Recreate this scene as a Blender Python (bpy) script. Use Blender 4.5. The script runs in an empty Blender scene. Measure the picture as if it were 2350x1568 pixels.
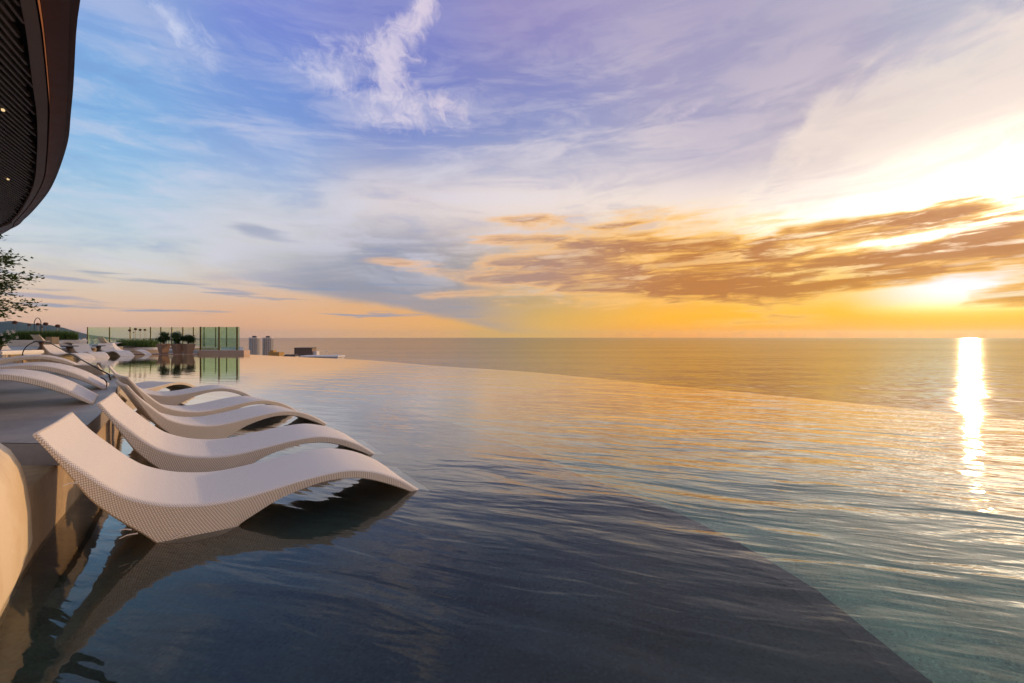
import bpy, bmesh, math, random
import numpy as np
from mathutils import Vector, Matrix

scene = bpy.context.scene
C = scene.collection
EYE = 1.1                                   # camera height above the pool water (z = 0)

# ------------------------------------------------------------------ camera
cam_data = bpy.data.cameras.new('camera')
cam_data.sensor_width = 36.0
cam_data.lens = 16.0
cam_data.shift_y = -0.00476
cam_data.clip_start = 0.05
cam_data.clip_end = 200000.0
cam = bpy.data.objects.new('camera', cam_data)
cam.location = (0, 0, EYE)
cam.rotation_euler = (math.radians(90), 0, 0)
C.objects.link(cam)
scene.camera = cam

# ------------------------------------------------------------------ colour management
scene.view_settings.view_transform = 'Standard'
scene.view_settings.look = 'None'
scene.view_settings.exposure = 0.12
scene.view_settings.gamma = 1.0
scene.view_settings.use_curve_mapping = False
scene.render.engine = 'CYCLES'
cy = scene.cycles
cy.max_bounces = 10
cy.diffuse_bounces = 3
cy.glossy_bounces = 4
cy.transmission_bounces = 6
cy.transparent_max_bounces = 16
cy.sample_clamp_indirect = 6.0
cy.use_denoising = True
cy.caustics_reflective = True

SUN_AZ, SUN_EL = 45.2, 4.2                  # degrees, azimuth clockwise from +Y


def lin(c):
    """sRGB 0-255 to linear"""
    out = []
    for v in c:
        v = v / 255.0
        out.append(v / 12.92 if v <= 0.04045 else ((v + 0.055) / 1.055) ** 2.4)
    return out


# ------------------------------------------------------------------ small node language
class N:
    """wraps a float socket so that arithmetic builds Math nodes"""
    tree = None

    def __init__(self, s):
        self.s = s

    @staticmethod
    def op(kind, *args, clamp=False):
        n = N.tree.nodes.new('ShaderNodeMath')
        n.operation = kind
        n.use_clamp = clamp
        for i, a in enumerate(args):
            if isinstance(a, N):
                N.tree.links.new(a.s, n.inputs[i])
            else:
                n.inputs[i].default_value = a
        return N(n.outputs[0])

    def __add__(s, o): return N.op('ADD', s, o)
    __radd__ = __add__
    def __sub__(s, o): return N.op('SUBTRACT', s, o)
    def __rsub__(s, o): return N.op('SUBTRACT', o, s)
    def __mul__(s, o): return N.op('MULTIPLY', s, o)
    __rmul__ = __mul__
    def __truediv__(s, o): return N.op('DIVIDE', s, o)
    def __rtruediv__(s, o): return N.op('DIVIDE', o, s)
    def __neg__(s): return N.op('MULTIPLY', s, -1.0)


def nmax(a, b): return N.op('MAXIMUM', a, b)
def nmin(a, b): return N.op('MINIMUM', a, b)
def nabs(a): return N.op('ABSOLUTE', a)


def smooth(x, lo, hi, a=0.0, b=1.0):
    n = N.tree.nodes.new('ShaderNodeMapRange')
    n.interpolation_type = 'SMOOTHSTEP'
    for k, v in ((0, x), (1, lo), (2, hi), (3, a), (4, b)):
        if isinstance(v, N):
            N.tree.links.new(v.s, n.inputs[k])
        else:
            n.inputs[k].default_value = v
    return N(n.outputs[0])


def vec(x, y, z):
    n = N.tree.nodes.new('ShaderNodeCombineXYZ')
    for i, v in enumerate((x, y, z)):
        if isinstance(v, N):
            N.tree.links.new(v.s, n.inputs[i])
        else:
            n.inputs[i].default_value = v
    return n.outputs[0]


def fbm(v, scale=1.0, detail=4.0, rough=0.5, dist=0.0, lac=2.0):
    n = N.tree.nodes.new('ShaderNodeTexNoise')
    n.inputs['Scale'].default_value = scale
    n.inputs['Detail'].default_value = detail
    n.inputs['Roughness'].default_value = rough
    n.inputs['Lacunarity'].default_value = lac
    n.inputs['Distortion'].default_value = dist
    N.tree.links.new(v, n.inputs['Vector'])
    return N(n.outputs['Fac'])


def mixc(f, a, b, mode='MIX'):
    n = N.tree.nodes.new('ShaderNodeMix')
    n.data_type = 'RGBA'
    n.blend_type = mode
    n.clamp_factor = True
    ins = (n.inputs[0], n.inputs[6], n.inputs[7])
    for s, v in zip(ins, (f, a, b)):
        if isinstance(v, N):
            N.tree.links.new(v.s, s)
        elif isinstance(v, bpy.types.NodeSocket):
            N.tree.links.new(v, s)
        elif isinstance(v, (int, float)):
            s.default_value = v
        else:
            s.default_value = (*v[:3], 1.0)
    return n.outputs[2]


def ramp(f, stops, interp='LINEAR'):
    n = N.tree.nodes.new('ShaderNodeValToRGB')
    r = n.color_ramp
    r.interpolation = interp
    while len(r.elements) < len(stops):
        r.elements.new(0.5)
    for e, (p, c) in zip(r.elements, sorted(stops, key=lambda t: t[0])):
        e.position = p
        e.color = (*c[:3], 1.0)
    N.tree.links.new(f.s, n.inputs[0])
    return n.outputs[0]


# ------------------------------------------------------------------ sky
def dome(x, y):
    """azimuth and elevation (degrees) of a point of the sky measured on a 2350-wide print of it"""
    a = math.atan((x - 1175) / 1044.0)
    e = math.atan((773 - y) / 1044.0 * math.cos(a))
    return math.degrees(a), math.degrees(e)


def build_sky():
    world = bpy.data.worlds.new('World')
    scene.world = world
    world.use_nodes = True
    nt = world.node_tree
    nt.nodes.clear()
    N.tree = nt
    tc = nt.nodes.new('ShaderNodeTexCoord')
    sep = nt.nodes.new('ShaderNodeSeparateXYZ')
    nt.links.new(tc.outputs['Generated'], sep.inputs[0])
    x, y, z = (N(sep.outputs[i]) for i in range(3))
    az = N.op('ARCTAN2', x, y) * 57.29578
    el = N.op('ARCSINE', z) * 57.29578
    elp = nmax(el, 0.0)

    # clear-sky gradients, one ramp over elevation per azimuth -------------
    cols = {
        250: [(0, (132, 160, 214)), (100, (125, 165, 216)), (200, (122, 168, 216)), (300, (130, 176, 220)), (400, (150, 190, 221)),
              (480, (172, 197, 215)), (560, (196, 206, 211)), (620, (208, 203, 192)), (680, (214, 186, 160)), (730, (219, 178, 148)), (770, (205, 168, 150))],
        600: [(0, (118, 132, 206)), (100, (112, 135, 204)), (200, (114, 146, 208)), (300, (124, 156, 211)), (400, (160, 182, 215)),
              (460, (188, 196, 210)), (520, (202, 201, 203)), (600, (198, 196, 198)), (650, (198, 188, 182)), (690, (214, 178, 146)), (740, (222, 165, 124)), (770, (206, 160, 128))],
        900: [(0, (114, 122, 194)), (100, (114, 124, 192)), (200, (110, 124, 192)), (300, (118, 136, 197)), (360, (150, 160, 198)),
              (410, (192, 188, 200)), (460, (214, 203, 204)), (500, (206, 198, 200)), (540, (172, 168, 178)), (600, (144, 148, 164)), (660, (150, 148, 158)), (700, (205, 166, 124)), (740, (228, 168, 106)), (770, (216, 165, 105))],
        1200: [(0, (144, 134, 186)), (100, (140, 136, 186)), (200, (128, 134, 188)), (300, (132, 144, 192)), (360, (172, 172, 196)),
               (410, (208, 200, 206)), (460, (232, 218, 212)), (510, (224, 206, 196)), (560, (200, 178, 160)), (620, (172, 158, 142)), (670, (186, 160, 122)), (710, (204, 166, 98)), (745, (222, 174, 88)), (770, (222, 172, 80))],
        1600: [(0, (164, 154, 188)), (100, (160, 154, 186)), (200, (164, 158, 190)), (300, (174, 170, 192)), (370, (200, 192, 202)),
               (430, (234, 218, 208)), (480, (248, 230, 208)), (540, (250, 206, 144)), (620, (246, 184, 92)), (680, (242, 180, 70)), (720, (262, 184, 36)), (745, (268, 174, 14)), (770, (262, 160, 12))],
        1900: [(0, (178, 170, 190)), (100, (184, 175, 190)), (200, (198, 186, 192)), (280, (218, 205, 200)), (360, (226, 208, 198)),
               (430, (250, 240, 234)), (480, (262, 258, 250)), (560, (278, 236, 176)), (640, (282, 212, 100)), (690, (285, 198, 56)), (725, (290, 186, 22)), (750, (285, 174, 8)), (770, (280, 162, 4))],
        2200: [(0, (184, 188, 198)), (100, (208, 205, 206)), (200, (214, 206, 202)), (280, (228, 214, 206)), (350, (244, 232, 224)),
               (420, (272, 268, 262)), (500, (300, 292, 275)), (580, (330, 310, 270)), (640, (360, 330, 280)), (690, (345, 305, 230)), (715, (300, 206, 60)), (745, (312, 186, 4)), (770, (305, 168, 0))],
    }
    zen = lin((188, 190, 188))  # zenith out of view, set brighter than the visible sky to lift the loungers
    def stops_for(xc, knot_az):
        st = []
        for yy, c in cols[xc]:
            e = math.degrees(math.atan((773 - yy) / 1044.0 * math.cos(math.radians(knot_az))))
            st.append((max(e, 0.0) / 90.0, lin(c)))
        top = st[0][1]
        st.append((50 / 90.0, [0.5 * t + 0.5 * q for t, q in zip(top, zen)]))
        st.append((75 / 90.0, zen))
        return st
    fe = elp / 90.0
    ramps = {}
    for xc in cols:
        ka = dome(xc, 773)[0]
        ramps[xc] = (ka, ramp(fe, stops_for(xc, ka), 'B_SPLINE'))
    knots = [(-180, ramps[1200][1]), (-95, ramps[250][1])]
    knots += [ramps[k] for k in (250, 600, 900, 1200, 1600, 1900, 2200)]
    knots += [(60, ramps[1900][1]), (95, ramps[1600][1]), (140, ramps[1200][1])]  # unseen sky beside and behind the camera, kept bright to light lounger sides
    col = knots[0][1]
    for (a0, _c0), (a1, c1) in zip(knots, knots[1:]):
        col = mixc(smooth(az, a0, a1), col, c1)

    # glow of the sun through the high cloud (far brighter than the picture can hold)
    ga, ge = (az - 53.0) * (1 / 14.0), (el - 12.5 - (az - 45.0) * 0.10) * (1 / 3.6)
    glow = N.op('POWER', math.exp(-1.0), ga * ga + ge * ge) * smooth(el, 1.0, 7.0)
    col = mixc(1.0, col, mixc(glow, (0, 0, 0), (GLOW, GLOW * 0.80, GLOW * 0.52)), 'ADD')

    # planar cloud coordinates for the high veil (streaks converge ahead) ---
    zz = nmax(z, 0.0) + 0.06
    px, py = x / zz, y / zz
    # domain warp shared by the small features
    wv = vec(az * 0.11, el * 0.16, 3.0)
    w1 = fbm(wv, 1.0, 3.0, 0.6) - 0.5
    w2 = fbm(vec(az * 0.11, el * 0.16, 17.0), 1.0, 3.0, 0.6) - 0.5

    warped = {}

    def blob(xc, yc, sx, sy, rot=0.0, warp=1.0):
        """soft ellipse; centre in print units, sizes in degrees"""
        if warp not in warped:
            warped[warp] = vec(az + w1 * (7.0 * warp), el + w2 * (3.0 * warp), 1.0)
        a0, e0 = dome(xc, yc)
        cr, sr = math.cos(math.radians(rot)), math.sin(math.radians(rot))
        q = []
        for kx, ky in ((cr / sx, sr / sx), (-sr / sy, cr / sy)):
            n = N.tree.nodes.new('ShaderNodeVectorMath')
            n.operation = 'DOT_PRODUCT'
            N.tree.links.new(warped[warp], n.inputs[0])
            n.inputs[1].default_value = (kx, ky, -(a0 * kx + e0 * ky))
            q.append(N(n.outputs['Value']))
        u, v = q
        return N.op('POWER', math.exp(-1.0), N.op('MULTIPLY_ADD', v, v, u * u))

    # cirrus veil ------------------------------------------------------------
    zq = nmax(z, 0.0) + 0.30
    qx, qy = x / zq, y / zq
    v1 = fbm(vec(qx * 1.5 + el * 0.02, qy * 0.8 + el * 0.10, 1.0), 1.0, 6.0, 0.60, 0.7)
    v2 = fbm(vec(az * 0.07 + w1 * 0.6, el * 0.33 - az * 0.012, 9.0), 1.0, 6.0, 0.62, 0.5)
    veil = smooth(v1 * 0.40 + v2 * 0.60, 0.45, 0.60)
    veil_zone = smooth(el, 2.0, 8.0) * smooth(el, 44.0, 22.0)
    right = smooth(az, -12.0, 30.0)
    veil_col = mixc(smooth(az, -25.0, 30.0), lin((206, 206, 222)), lin((240, 222, 214)))
    col = mixc(veil * veil_zone * (0.52 + right * 0.14) * smooth(el, 34.0, 16.0, 0.55, 1.0), col, veil_col)
    rib = smooth(v1 * 0.35 + v2 * 0.65, 0.50, 0.36)
    col = mixc(rib * veil_zone * (0.30 + right * 0.10), col, mixc(right, lin((112, 138, 196)), lin((166, 152, 178))))

    # big pale cirrus sheet, upper right: crisp ragged left edge -------------
    edge_n = fbm(vec(az * 0.20 - el * 0.10, el * 0.30, 5.0), 1.0, 6.0, 0.62, 0.4) - 0.5
    e_top = ramp_curve(az, [(1760, 400), (1790, 330), (1840, 255), (1900, 200), (2000, 150), (2100, 105), (2250, 40), (2345, -20)])
    sheet = smooth(e_top - el + edge_n * 10.0, -1.4, 3.2) * smooth(az + edge_n * 18.0, 25.5, 33.0) * smooth(el, 8.0, 14.0)
    streak = fbm(vec((az * 0.6 - el * 1.0) * 0.26, (az * 0.6 + el) * 0.03, 2.0), 1.0, 6.0, 0.6)
    col = mixc((1.0 - sheet) * smooth(az, 12.0, 26.0) * smooth(el, 14.0, 21.0) * 0.42, col, lin((152, 148, 184)))
    col = mixc(sheet * (0.30 + streak * 0.55), col, lin((236, 219, 208)))

    # fine feathered clouds, upper middle and upper left --------------------------
    fn = fbm(vec(az * 0.60 + el * 0.10 + w1 * 2.0, el * 0.62 + w2 * 2.0, 4.0), 1.0, 6.0, 0.72, 0.6)
    feather = blob(940, 75, 2.0, 4.6, -28) + blob(885, 140, 2.2, 3.0, -10) + blob(985, 5, 2.2, 3.0, -35)
    feather = feather + blob(925, 240, 4.8, 2.4, 0) * 0.9 + blob(1045, 258, 3.2, 1.6, -8) * 0.9 + blob(735, 178, 4.2, 1.3, -16) * 0.95
    feather = feather + blob(790, 115, 4.0, 2.2, 22) * 0.78 + blob(880, 285, 5.0, 1.2, 4) * 0.65
    feather = feather + blob(365, 40, 1.8, 1.2, -35) * 0.85 + blob(430, 85, 3.0, 1.7, -32) * 0.72 + blob(320, 95, 3.0, 1.0, -30) * 0.4
    feather = feather + blob(1580, 258, 2.0, 0.55, 30, 0.5) * 0.9 + blob(1745, 245, 1.3, 0.8, 10, 0.5) * 0.55
    fa = smooth(feather * 0.80 + (fn - 0.5) * 2.0, 0.25, 1.35) * smooth(feather, 0.05, 0.45)
    fcol = mixc(smooth(az, -40.0, 0.0), lin((214, 218, 236)), lin((242, 222, 224)))
    col = mixc(fa * 0.64, col, fcol)

    # slate-blue shaded bank, left of centre, with a crisp lower edge ---------
    e_line = ramp_curve(az, [(480, 610), (560, 645), (650, 664), (800, 690), (920, 710), (1040, 738), (1150, 765)])
    shade_n = fbm(vec(az * 0.10, el * 0.75, 6.0), 1.0, 5.0, 0.55)
    shade = smooth(el - e_line + (w2 * 1.2), -0.25, 0.75) * smooth(el - e_line, 6.5, 1.0) * smooth(az, -34.0, -22.0) * smooth(az, 6.0, -8.0)
    col = mixc(shade * (0.25 + shade_n * 0.9), col, lin((140, 145, 162)))
    peach = smooth(el - e_line + (w2 * 1.2), 0.35, -0.45) * smooth(az, -38.0, -20.0) * smooth(az, -4.0, -8.0)
    col = mixc(peach * 0.5, col, mixc(smooth(az, -30.0, -8.0), lin((226, 178, 134)), lin((236, 172, 100))))

    # thin slate streaks over the left horizon -------------------------------
    sn = fbm(vec(az * 0.085, el * 1.35, 8.0), 1.0, 4.0, 0.55, 0.3)
    sn2 = fbm(vec(az * 0.10, el * 0.55, 28.0), 1.0, 4.0, 0.55, 0.3)
    low = smooth(sn, 0.555, 0.66) * smooth(el, 1.3, 2.6) * smooth(el, 8.0, 5.0) * smooth(az, 4.0, -10.0)
    mid = smooth(sn2, 0.53, 0.68) * smooth(el, 5.0, 8.0) * smooth(el, 16.0, 11.0) * smooth(az, 2.0, -8.0)
    col = mixc(low * 0.75, col, lin((134, 148, 172)))
    bl = blob(600, 530, 3.6, 0.75, -4, 0.6) + blob(165, 642, 3.2, 0.28, -2, 0.3) * 1.1 + blob(110, 680, 4.2, 0.28, -2, 0.3) * 1.1
    bl = bl + blob(520, 665, 4.0, 0.25, -4, 0.3) * 0.9 + blob(700, 560, 6.0, 0.4, -3, 0.8) * 0.4
    col = mixc(smooth(bl + (sn - 0.5) * 0.9, 0.35, 1.0) * 0.6 + mid * 0.18, col, lin((138, 148, 178)))

    # sunset cloud bank -------------------------------------------------------
    b1 = fbm(vec(az * 0.075 + w1 * 0.5, el * 0.52 - az * 0.016, 11.0), 1.0, 5.0, 0.60, 0.3)
    b2 = fbm(vec(az * 0.10 + w1, el * 0.95 - az * 0.040, 31.0), 1.0, 5.0, 0.62, 0.3)
    b3 = fbm(vec(az * 0.30 + w1, el * 1.6 - az * 0.05, 57.0), 1.0, 4.0, 0.62, 0.2)
    bn = b1 * 0.56 + b2 * 0.34 + b3 * 0.10
    env = blob(1300, 590, 9.0, 3.6, -3) * 0.9 + blob(1480, 610, 9.0, 4.4, 0) + blob(1720, 622, 9.0, 4.4, 2) * 1.1
    env = env + blob(1900, 622, 7.0, 3.8, 3) * 0.95 + blob(2120, 603, 6.5, 2.0, 7) * 0.95 + blob(2350, 590, 6.5, 2.0, 7)
    env = env + blob(1200, 610, 6.0, 1.6, -4) * 0.55 + blob(2150, 500, 5.0, 0.95, 5, 0.5) * 1.7 + blob(2290, 522, 3.6, 1.0, 8, 0.5) * 1.3 + blob(1850, 535, 5.0, 0.8, 5) * 0.6
    env = env + blob(1420, 520, 3.6, 0.4, 4, 0.5) * 0.8 + blob(2320, 652, 3.4, 0.8, 7, 0.5) * 1.4 + blob(2340, 688, 3.2, 0.6, 4, 0.5) * 1.4
    env = env + blob(960, 608, 4.4, 0.95, -4, 0.5) * 1.0 + blob(1130, 635, 6.0, 0.8, -5, 0.7) * 0.75 + blob(1120, 552, 4.5, 0.6, 1, 0.7) * 0.75
    env = env + blob(1180, 500, 3.6, 0.8, 0) * 0.5 + blob(1330, 660, 9.0, 1.0, -2) * 0.55 + blob(1080, 678, 7.0, 0.5, 0) * 0.5
    env = env + blob(1600, 672, 15.0, 1.5, 2) * 0.55 + blob(1500, 535, 7.0, 1.2, 3) * 0.5
    env = env - blob(2110, 675, 6.0, 1.35, 7, 0.5) * 1.3 - blob(2050, 558, 6.0, 0.5, 6) * 0.8
    dens = env * 0.66 + (bn - 0.5) * 4.4
    bank = smooth(dens, 0.06, 0.72) * smooth(env, 0.04, 0.34)
    core = smooth(dens, 0.40, 1.0)
    lit = mixc(smooth(az, -14.0, 26.0), lin((234, 186, 142)), lin((256, 194, 92)))
    dark = mixc(smooth(az, -4.0, 24.0), lin((170, 138, 126)), lin((184, 118, 60)))
    dark = mixc(smooth(az, 26.0, 44.0) * smooth(el, 9.0, 3.0), dark, lin((206, 138, 34)))
    inner = smooth(b2 * 0.72 + b3 * 0.28, 0.50, 0.64)
    bcol = mixc(core * (1.0 - inner * 0.62), lit, dark)
    col = mixc(bank * (0.95 - inner * 0.50), col, bcol)

    # low cumulus on the horizon, right ------------------------------------------
    cn = fbm(vec(az * 0.55, 0.0, 41.0), 1.0, 5.0, 0.6)
    cu = fbm(vec(az * 1.1, el * 1.6, 43.0), 1.0, 5.0, 0.6)
    cum = smooth((cn - 0.47) * 9.0 + (cu - 0.5) * 2.0 - el * 1.5, -0.25, 0.35) * smooth(az, 8.0, 14.0)
    col = mixc(cum * 0.15, col, lin((196, 124, 40)))

    # below the horizon (never seen: sea hides it) keep the horizon haze
    bg = nt.nodes.new('ShaderNodeBackground')
    nt.links.new(col, bg.inputs[0])
    bg.inputs[1].default_value = 1.0
    # the clear air itself: physical sky behind the painted clouds
    sky = nt.nodes.new('ShaderNodeTexSky')
    sky.sky_type = 'NISHITA'
    sky.sun_disc = False
    sky.sun_elevation = math.radians(SUN_EL)
    sky.sun_rotation = math.radians(SUN_AZ)
    sky.altitude = 80.0
    bg2 = nt.nodes.new('ShaderNodeBackground')
    nt.links.new(sky.outputs[0], bg2.inputs[0])
    bg2.inputs[1].default_value = NISHITA
    add = nt.nodes.new('ShaderNodeAddShader')
    nt.links.new(bg.outputs[0], add.inputs[0])
    nt.links.new(bg2.outputs[0], add.inputs[1])
    out = nt.nodes.new('ShaderNodeOutputWorld')
    nt.links.new(add.outputs[0], out.inputs[0])
    world.cycles.sampling_method = 'MANUAL'
    world.cycles.sample_map_resolution = 512


def ramp_curve(az, pts):
    """piecewise-linear elevation line over azimuth through sky points"""
    p = [dome(*q) for q in pts]
    a0, a1 = p[0][0] - 20, p[-1][0] + 20
    n = N.tree.nodes.new('ShaderNodeFloatCurve')
    m = n.mapping
    c = m.curves[0]
    es = [(0.0, p[0][1] + 6)] + [((a - a0) / (a1 - a0), e) for a, e in p] + [(1.0, p[-1][1] - 1)]
    while len(c.points) < len(es):
        c.points.new(0.5, 0.5)
    for q, (t, e) in zip(c.points, es):
        q.location = (t, e / 20.0)
        q.handle_type = 'VECTOR'
    m.extend = 'HORIZONTAL'
    m.use_clip = False
    m.update()
    f = (az - a0) / (a1 - a0)
    N.tree.links.new(f.s, n.inputs['Value'])
    return N(n.outputs[0]) * 20.0


NISHITA = 0.0
GLOW = 6.0
build_sky()


# ------------------------------------------------------------------ sun
sun_data = bpy.data.lights.new('sun', 'SUN')
sun_data.energy = 2.0
sun_data.angle = math.radians(0.8)
sun_data.color = (1.0, 0.62, 0.30)
sun = bpy.data.objects.new('sun', sun_data)
_sa, _se = math.radians(SUN_AZ), math.radians(SUN_EL)
_sd = Vector((math.sin(_sa) * math.cos(_se), math.cos(_sa) * math.cos(_se), math.sin(_se)))
sun.rotation_euler = _sd.to_track_quat('Z', 'Y').to_euler()
sun.location = (40, 40, 10)
C.objects.link(sun)

rnd = random.Random(7)
K = EYE                                      # plan sketches below are in units of the eye height


# ------------------------------------------------------------------ helpers
def tag(o, label=None, cat=None, group=None, kind=None):
    if label: o['label'] = label
    if cat: o['category'] = cat
    if group: o['group'] = group
    if kind: o['kind'] = kind
    return o


def thing(name, label, cat, loc=(0, 0, 0), rz=0.0, group=None):
    o = bpy.data.objects.new(name, None)
    o.empty_display_size = 0.2
    C.objects.link(o)
    o.location = loc
    o.rotation_euler = (0, 0, rz)
    return tag(o, label, cat, group)


def link_mesh(name, me, m, parent=None):
    o = bpy.data.objects.new(name, me)
    C.objects.link(o)
    if m is not None and not me.materials:
        me.materials.append(m)
    if parent is not None:
        o.parent = parent
    return o


def obj(name, bm, m, parent=None, smooth_shade=False):
    me = bpy.data.meshes.new(name)
    bmesh.ops.recalc_face_normals(bm, faces=bm.faces)
    bm.to_mesh(me)
    bm.free()
    if smooth_shade:
        for p in me.polygons:
            p.use_smooth = True
    return link_mesh(name, me, m, parent)


def raw(name, verts, faces, m, parent=None, smooth_shade=False):
    me = bpy.data.meshes.new(name)
    me.from_pydata([tuple(v) for v in verts], [], faces)
    me.update()
    if smooth_shade:
        for p in me.polygons:
            p.use_smooth = True
    return link_mesh(name, me, m, parent)


def copy_tree(o, parent=None):
    c = o.copy()
    C.objects.link(c)
    if parent is not None:
        c.parent = parent
    for ch in list(o.children):
        copy_tree(ch, c)
    return c


def box(bm, x0, x1, y0, y1, z0, z1, mat=None):
    vs = [bm.verts.new(p) for p in ((x0, y0, z0), (x1, y0, z0), (x1, y1, z0), (x0, y1, z0),
                                    (x0, y0, z1), (x1, y0, z1), (x1, y1, z1), (x0, y1, z1))]
    for f in ((3, 2, 1, 0), (4, 5, 6, 7), (0, 1, 5, 4), (1, 2, 6, 5), (2, 3, 7, 6), (3, 0, 4, 7)):
        bm.faces.new([vs[i] for i in f])
    if mat is not None:
        bmesh.ops.transform(bm, matrix=mat, verts=vs)
    return vs


def tube(bm, pts, r, n=8, caps=True):
    """round bar through points; r a number or one radius per point"""
    pts = [Vector(p) for p in pts]
    rs = r if isinstance(r, (list, tuple)) else [r] * len(pts)
    rings = []
    up = Vector((0, 0, 1))
    for i, p in enumerate(pts):
        t = (pts[min(i + 1, len(pts) - 1)] - pts[max(i - 1, 0)]).normalized()
        a = t.cross(up)
        if a.length < 1e-3:
            a = t.cross(Vector((1, 0, 0)))
        a.normalize()
        b = t.cross(a).normalized()
        rings.append([bm.verts.new(p + (a * math.cos(k * 2 * math.pi / n) + b * math.sin(k * 2 * math.pi / n)) * rs[i]) for k in range(n)])
    for q0, q1 in zip(rings, rings[1:]):
        for k in range(n):
            bm.faces.new((q0[k], q0[(k + 1) % n], q1[(k + 1) % n], q1[k]))
    if caps:
        bm.faces.new(rings[0])
        bm.faces.new(list(reversed(rings[-1])))


def lathe(bm, prof, n=24, c=(0, 0, 0)):
    rings = []
    for r, z in prof:
        rings.append([bm.verts.new((c[0] + r * math.cos(2 * math.pi * k / n), c[1] + r * math.sin(2 * math.pi * k / n), c[2] + z)) for k in range(n)])
    for q0, q1 in zip(rings, rings[1:]):
        for k in range(n):
            bm.faces.new((q0[k], q0[(k + 1) % n], q1[(k + 1) % n], q1[k]))
    bm.faces.new(list(reversed(rings[0])))
    bm.faces.new(rings[-1])


def catmull(pts, n):
    """n points, evenly spaced along a smooth curve through pts (2-D or 3-D)"""
    p = np.array(pts, float)
    p = np.vstack([2 * p[0] - p[1], p, 2 * p[-1] - p[-2]])
    out = []
    for i in range(1, len(p) - 2):
        for t in np.linspace(0, 1, 24, endpoint=False):
            out.append(0.5 * ((2 * p[i]) + (-p[i - 1] + p[i + 1]) * t + (2 * p[i - 1] - 5 * p[i] + 4 * p[i + 1] - p[i + 2]) * t * t
                              + (-p[i - 1] + 3 * p[i] - 3 * p[i + 1] + p[i + 2]) * t ** 3))
    out.append(p[-2])
    out = np.array(out)
    d = np.concatenate([[0], np.cumsum(np.linalg.norm(np.diff(out, axis=0), axis=1))])
    s = np.linspace(0, d[-1], n)
    return np.stack([np.interp(s, d, out[:, k]) for k in range(out.shape[1])], 1)


def spot(xp, yp, z=0.0):
    """where the sight line of a 4096-wide print pixel meets the level z (survey helper)"""
    d = (EYE - z) / ((yp - 1347) / 1820.0)
    return Vector(((xp - 2048) / 1820.0 * d, d, z))


def far(xp, d, yp=None):
    """survey point at distance d"""
    return Vector(((xp - 2048) / 1820.0 * d, d, EYE - ((yp - 1347) / 1820.0 * d) if yp is not None else 0.0))


def sheet(name, pts, z, m, parent=None):
    area = sum(p[0] * q[1] - q[0] * p[1] for p, q in zip(pts, pts[1:] + pts[:1]))
    pts = list(pts) if area > 0 else list(reversed(pts))         # faces look up
    return raw(name, [(p[0], p[1], z) for p in pts], [list(range(len(pts)))], m, parent)


def prism(bm, pts, z0, z1):
    lo = [bm.verts.new((p[0], p[1], z0)) for p in pts]
    hi = [bm.verts.new((p[0], p[1], z1)) for p in pts]
    n = len(pts)
    for i in range(n):
        bm.faces.new((lo[i], lo[(i + 1) % n], hi[(i + 1) % n], hi[i]))
    bm.faces.new(hi)
    bm.faces.new(list(reversed(lo)))


# ------------------------------------------------------------------ materials
def material(name):
    m = bpy.data.materials.new(name)
    m.use_nodes = True
    nt = m.node_tree
    N.tree = nt
    return m, nt, nt.nodes['Principled BSDF']


def coords(kind='Object'):
    return N.tree.nodes.new('ShaderNodeTexCoord').outputs[kind]


def split(v):
    s = N.tree.nodes.new('ShaderNodeSeparateXYZ')
    N.tree.links.new(v, s.inputs[0])
    return [N(s.outputs[i]) for i in range(3)]


def bump(height, strength=1.0, dist=1.0):
    b = N.tree.nodes.new('ShaderNodeBump')
    b.inputs['Strength'].default_value = strength
    b.inputs['Distance'].default_value = dist
    N.tree.links.new(height.s, b.inputs['Height'])
    return b.outputs[0]


def plain(name, col, rough=0.6, var=0.12, scale=6.0, bmp=0.0, metal=0.0, spec=0.5, detail=5.0, stretch=(1, 1, 1)):
    """a colour with uneven wear, grain relief and uneven gloss"""
    m, nt, p = material(name)
    x, y, z = split(coords('Object'))
    v = vec(x * stretch[0], y * stretch[1], z * stretch[2])
    n = fbm(v, scale, detail, 0.6)
    n2 = fbm(v, scale * 0.27, 3.0, 0.5)
    k = n * 0.6 + n2 * 0.4
    c = lin(col) if max(col) > 1.0 else list(col)
    nt.links.new(mixc(smooth(k, 0.3, 0.7), [q * (1 - var) for q in c], [min(1, q * (1 + var)) for q in c]), p.inputs['Base Color'])
    nt.links.new((rough + (n - 0.5) * 0.25).s, p.inputs['Roughness'])
    p.inputs['Metallic'].default_value = metal
    p.inputs['Specular IOR Level'].default_value = spec
    if bmp:
        nt.links.new(bump(n, 1.0, bmp), p.inputs['Normal'])
    return m


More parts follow.
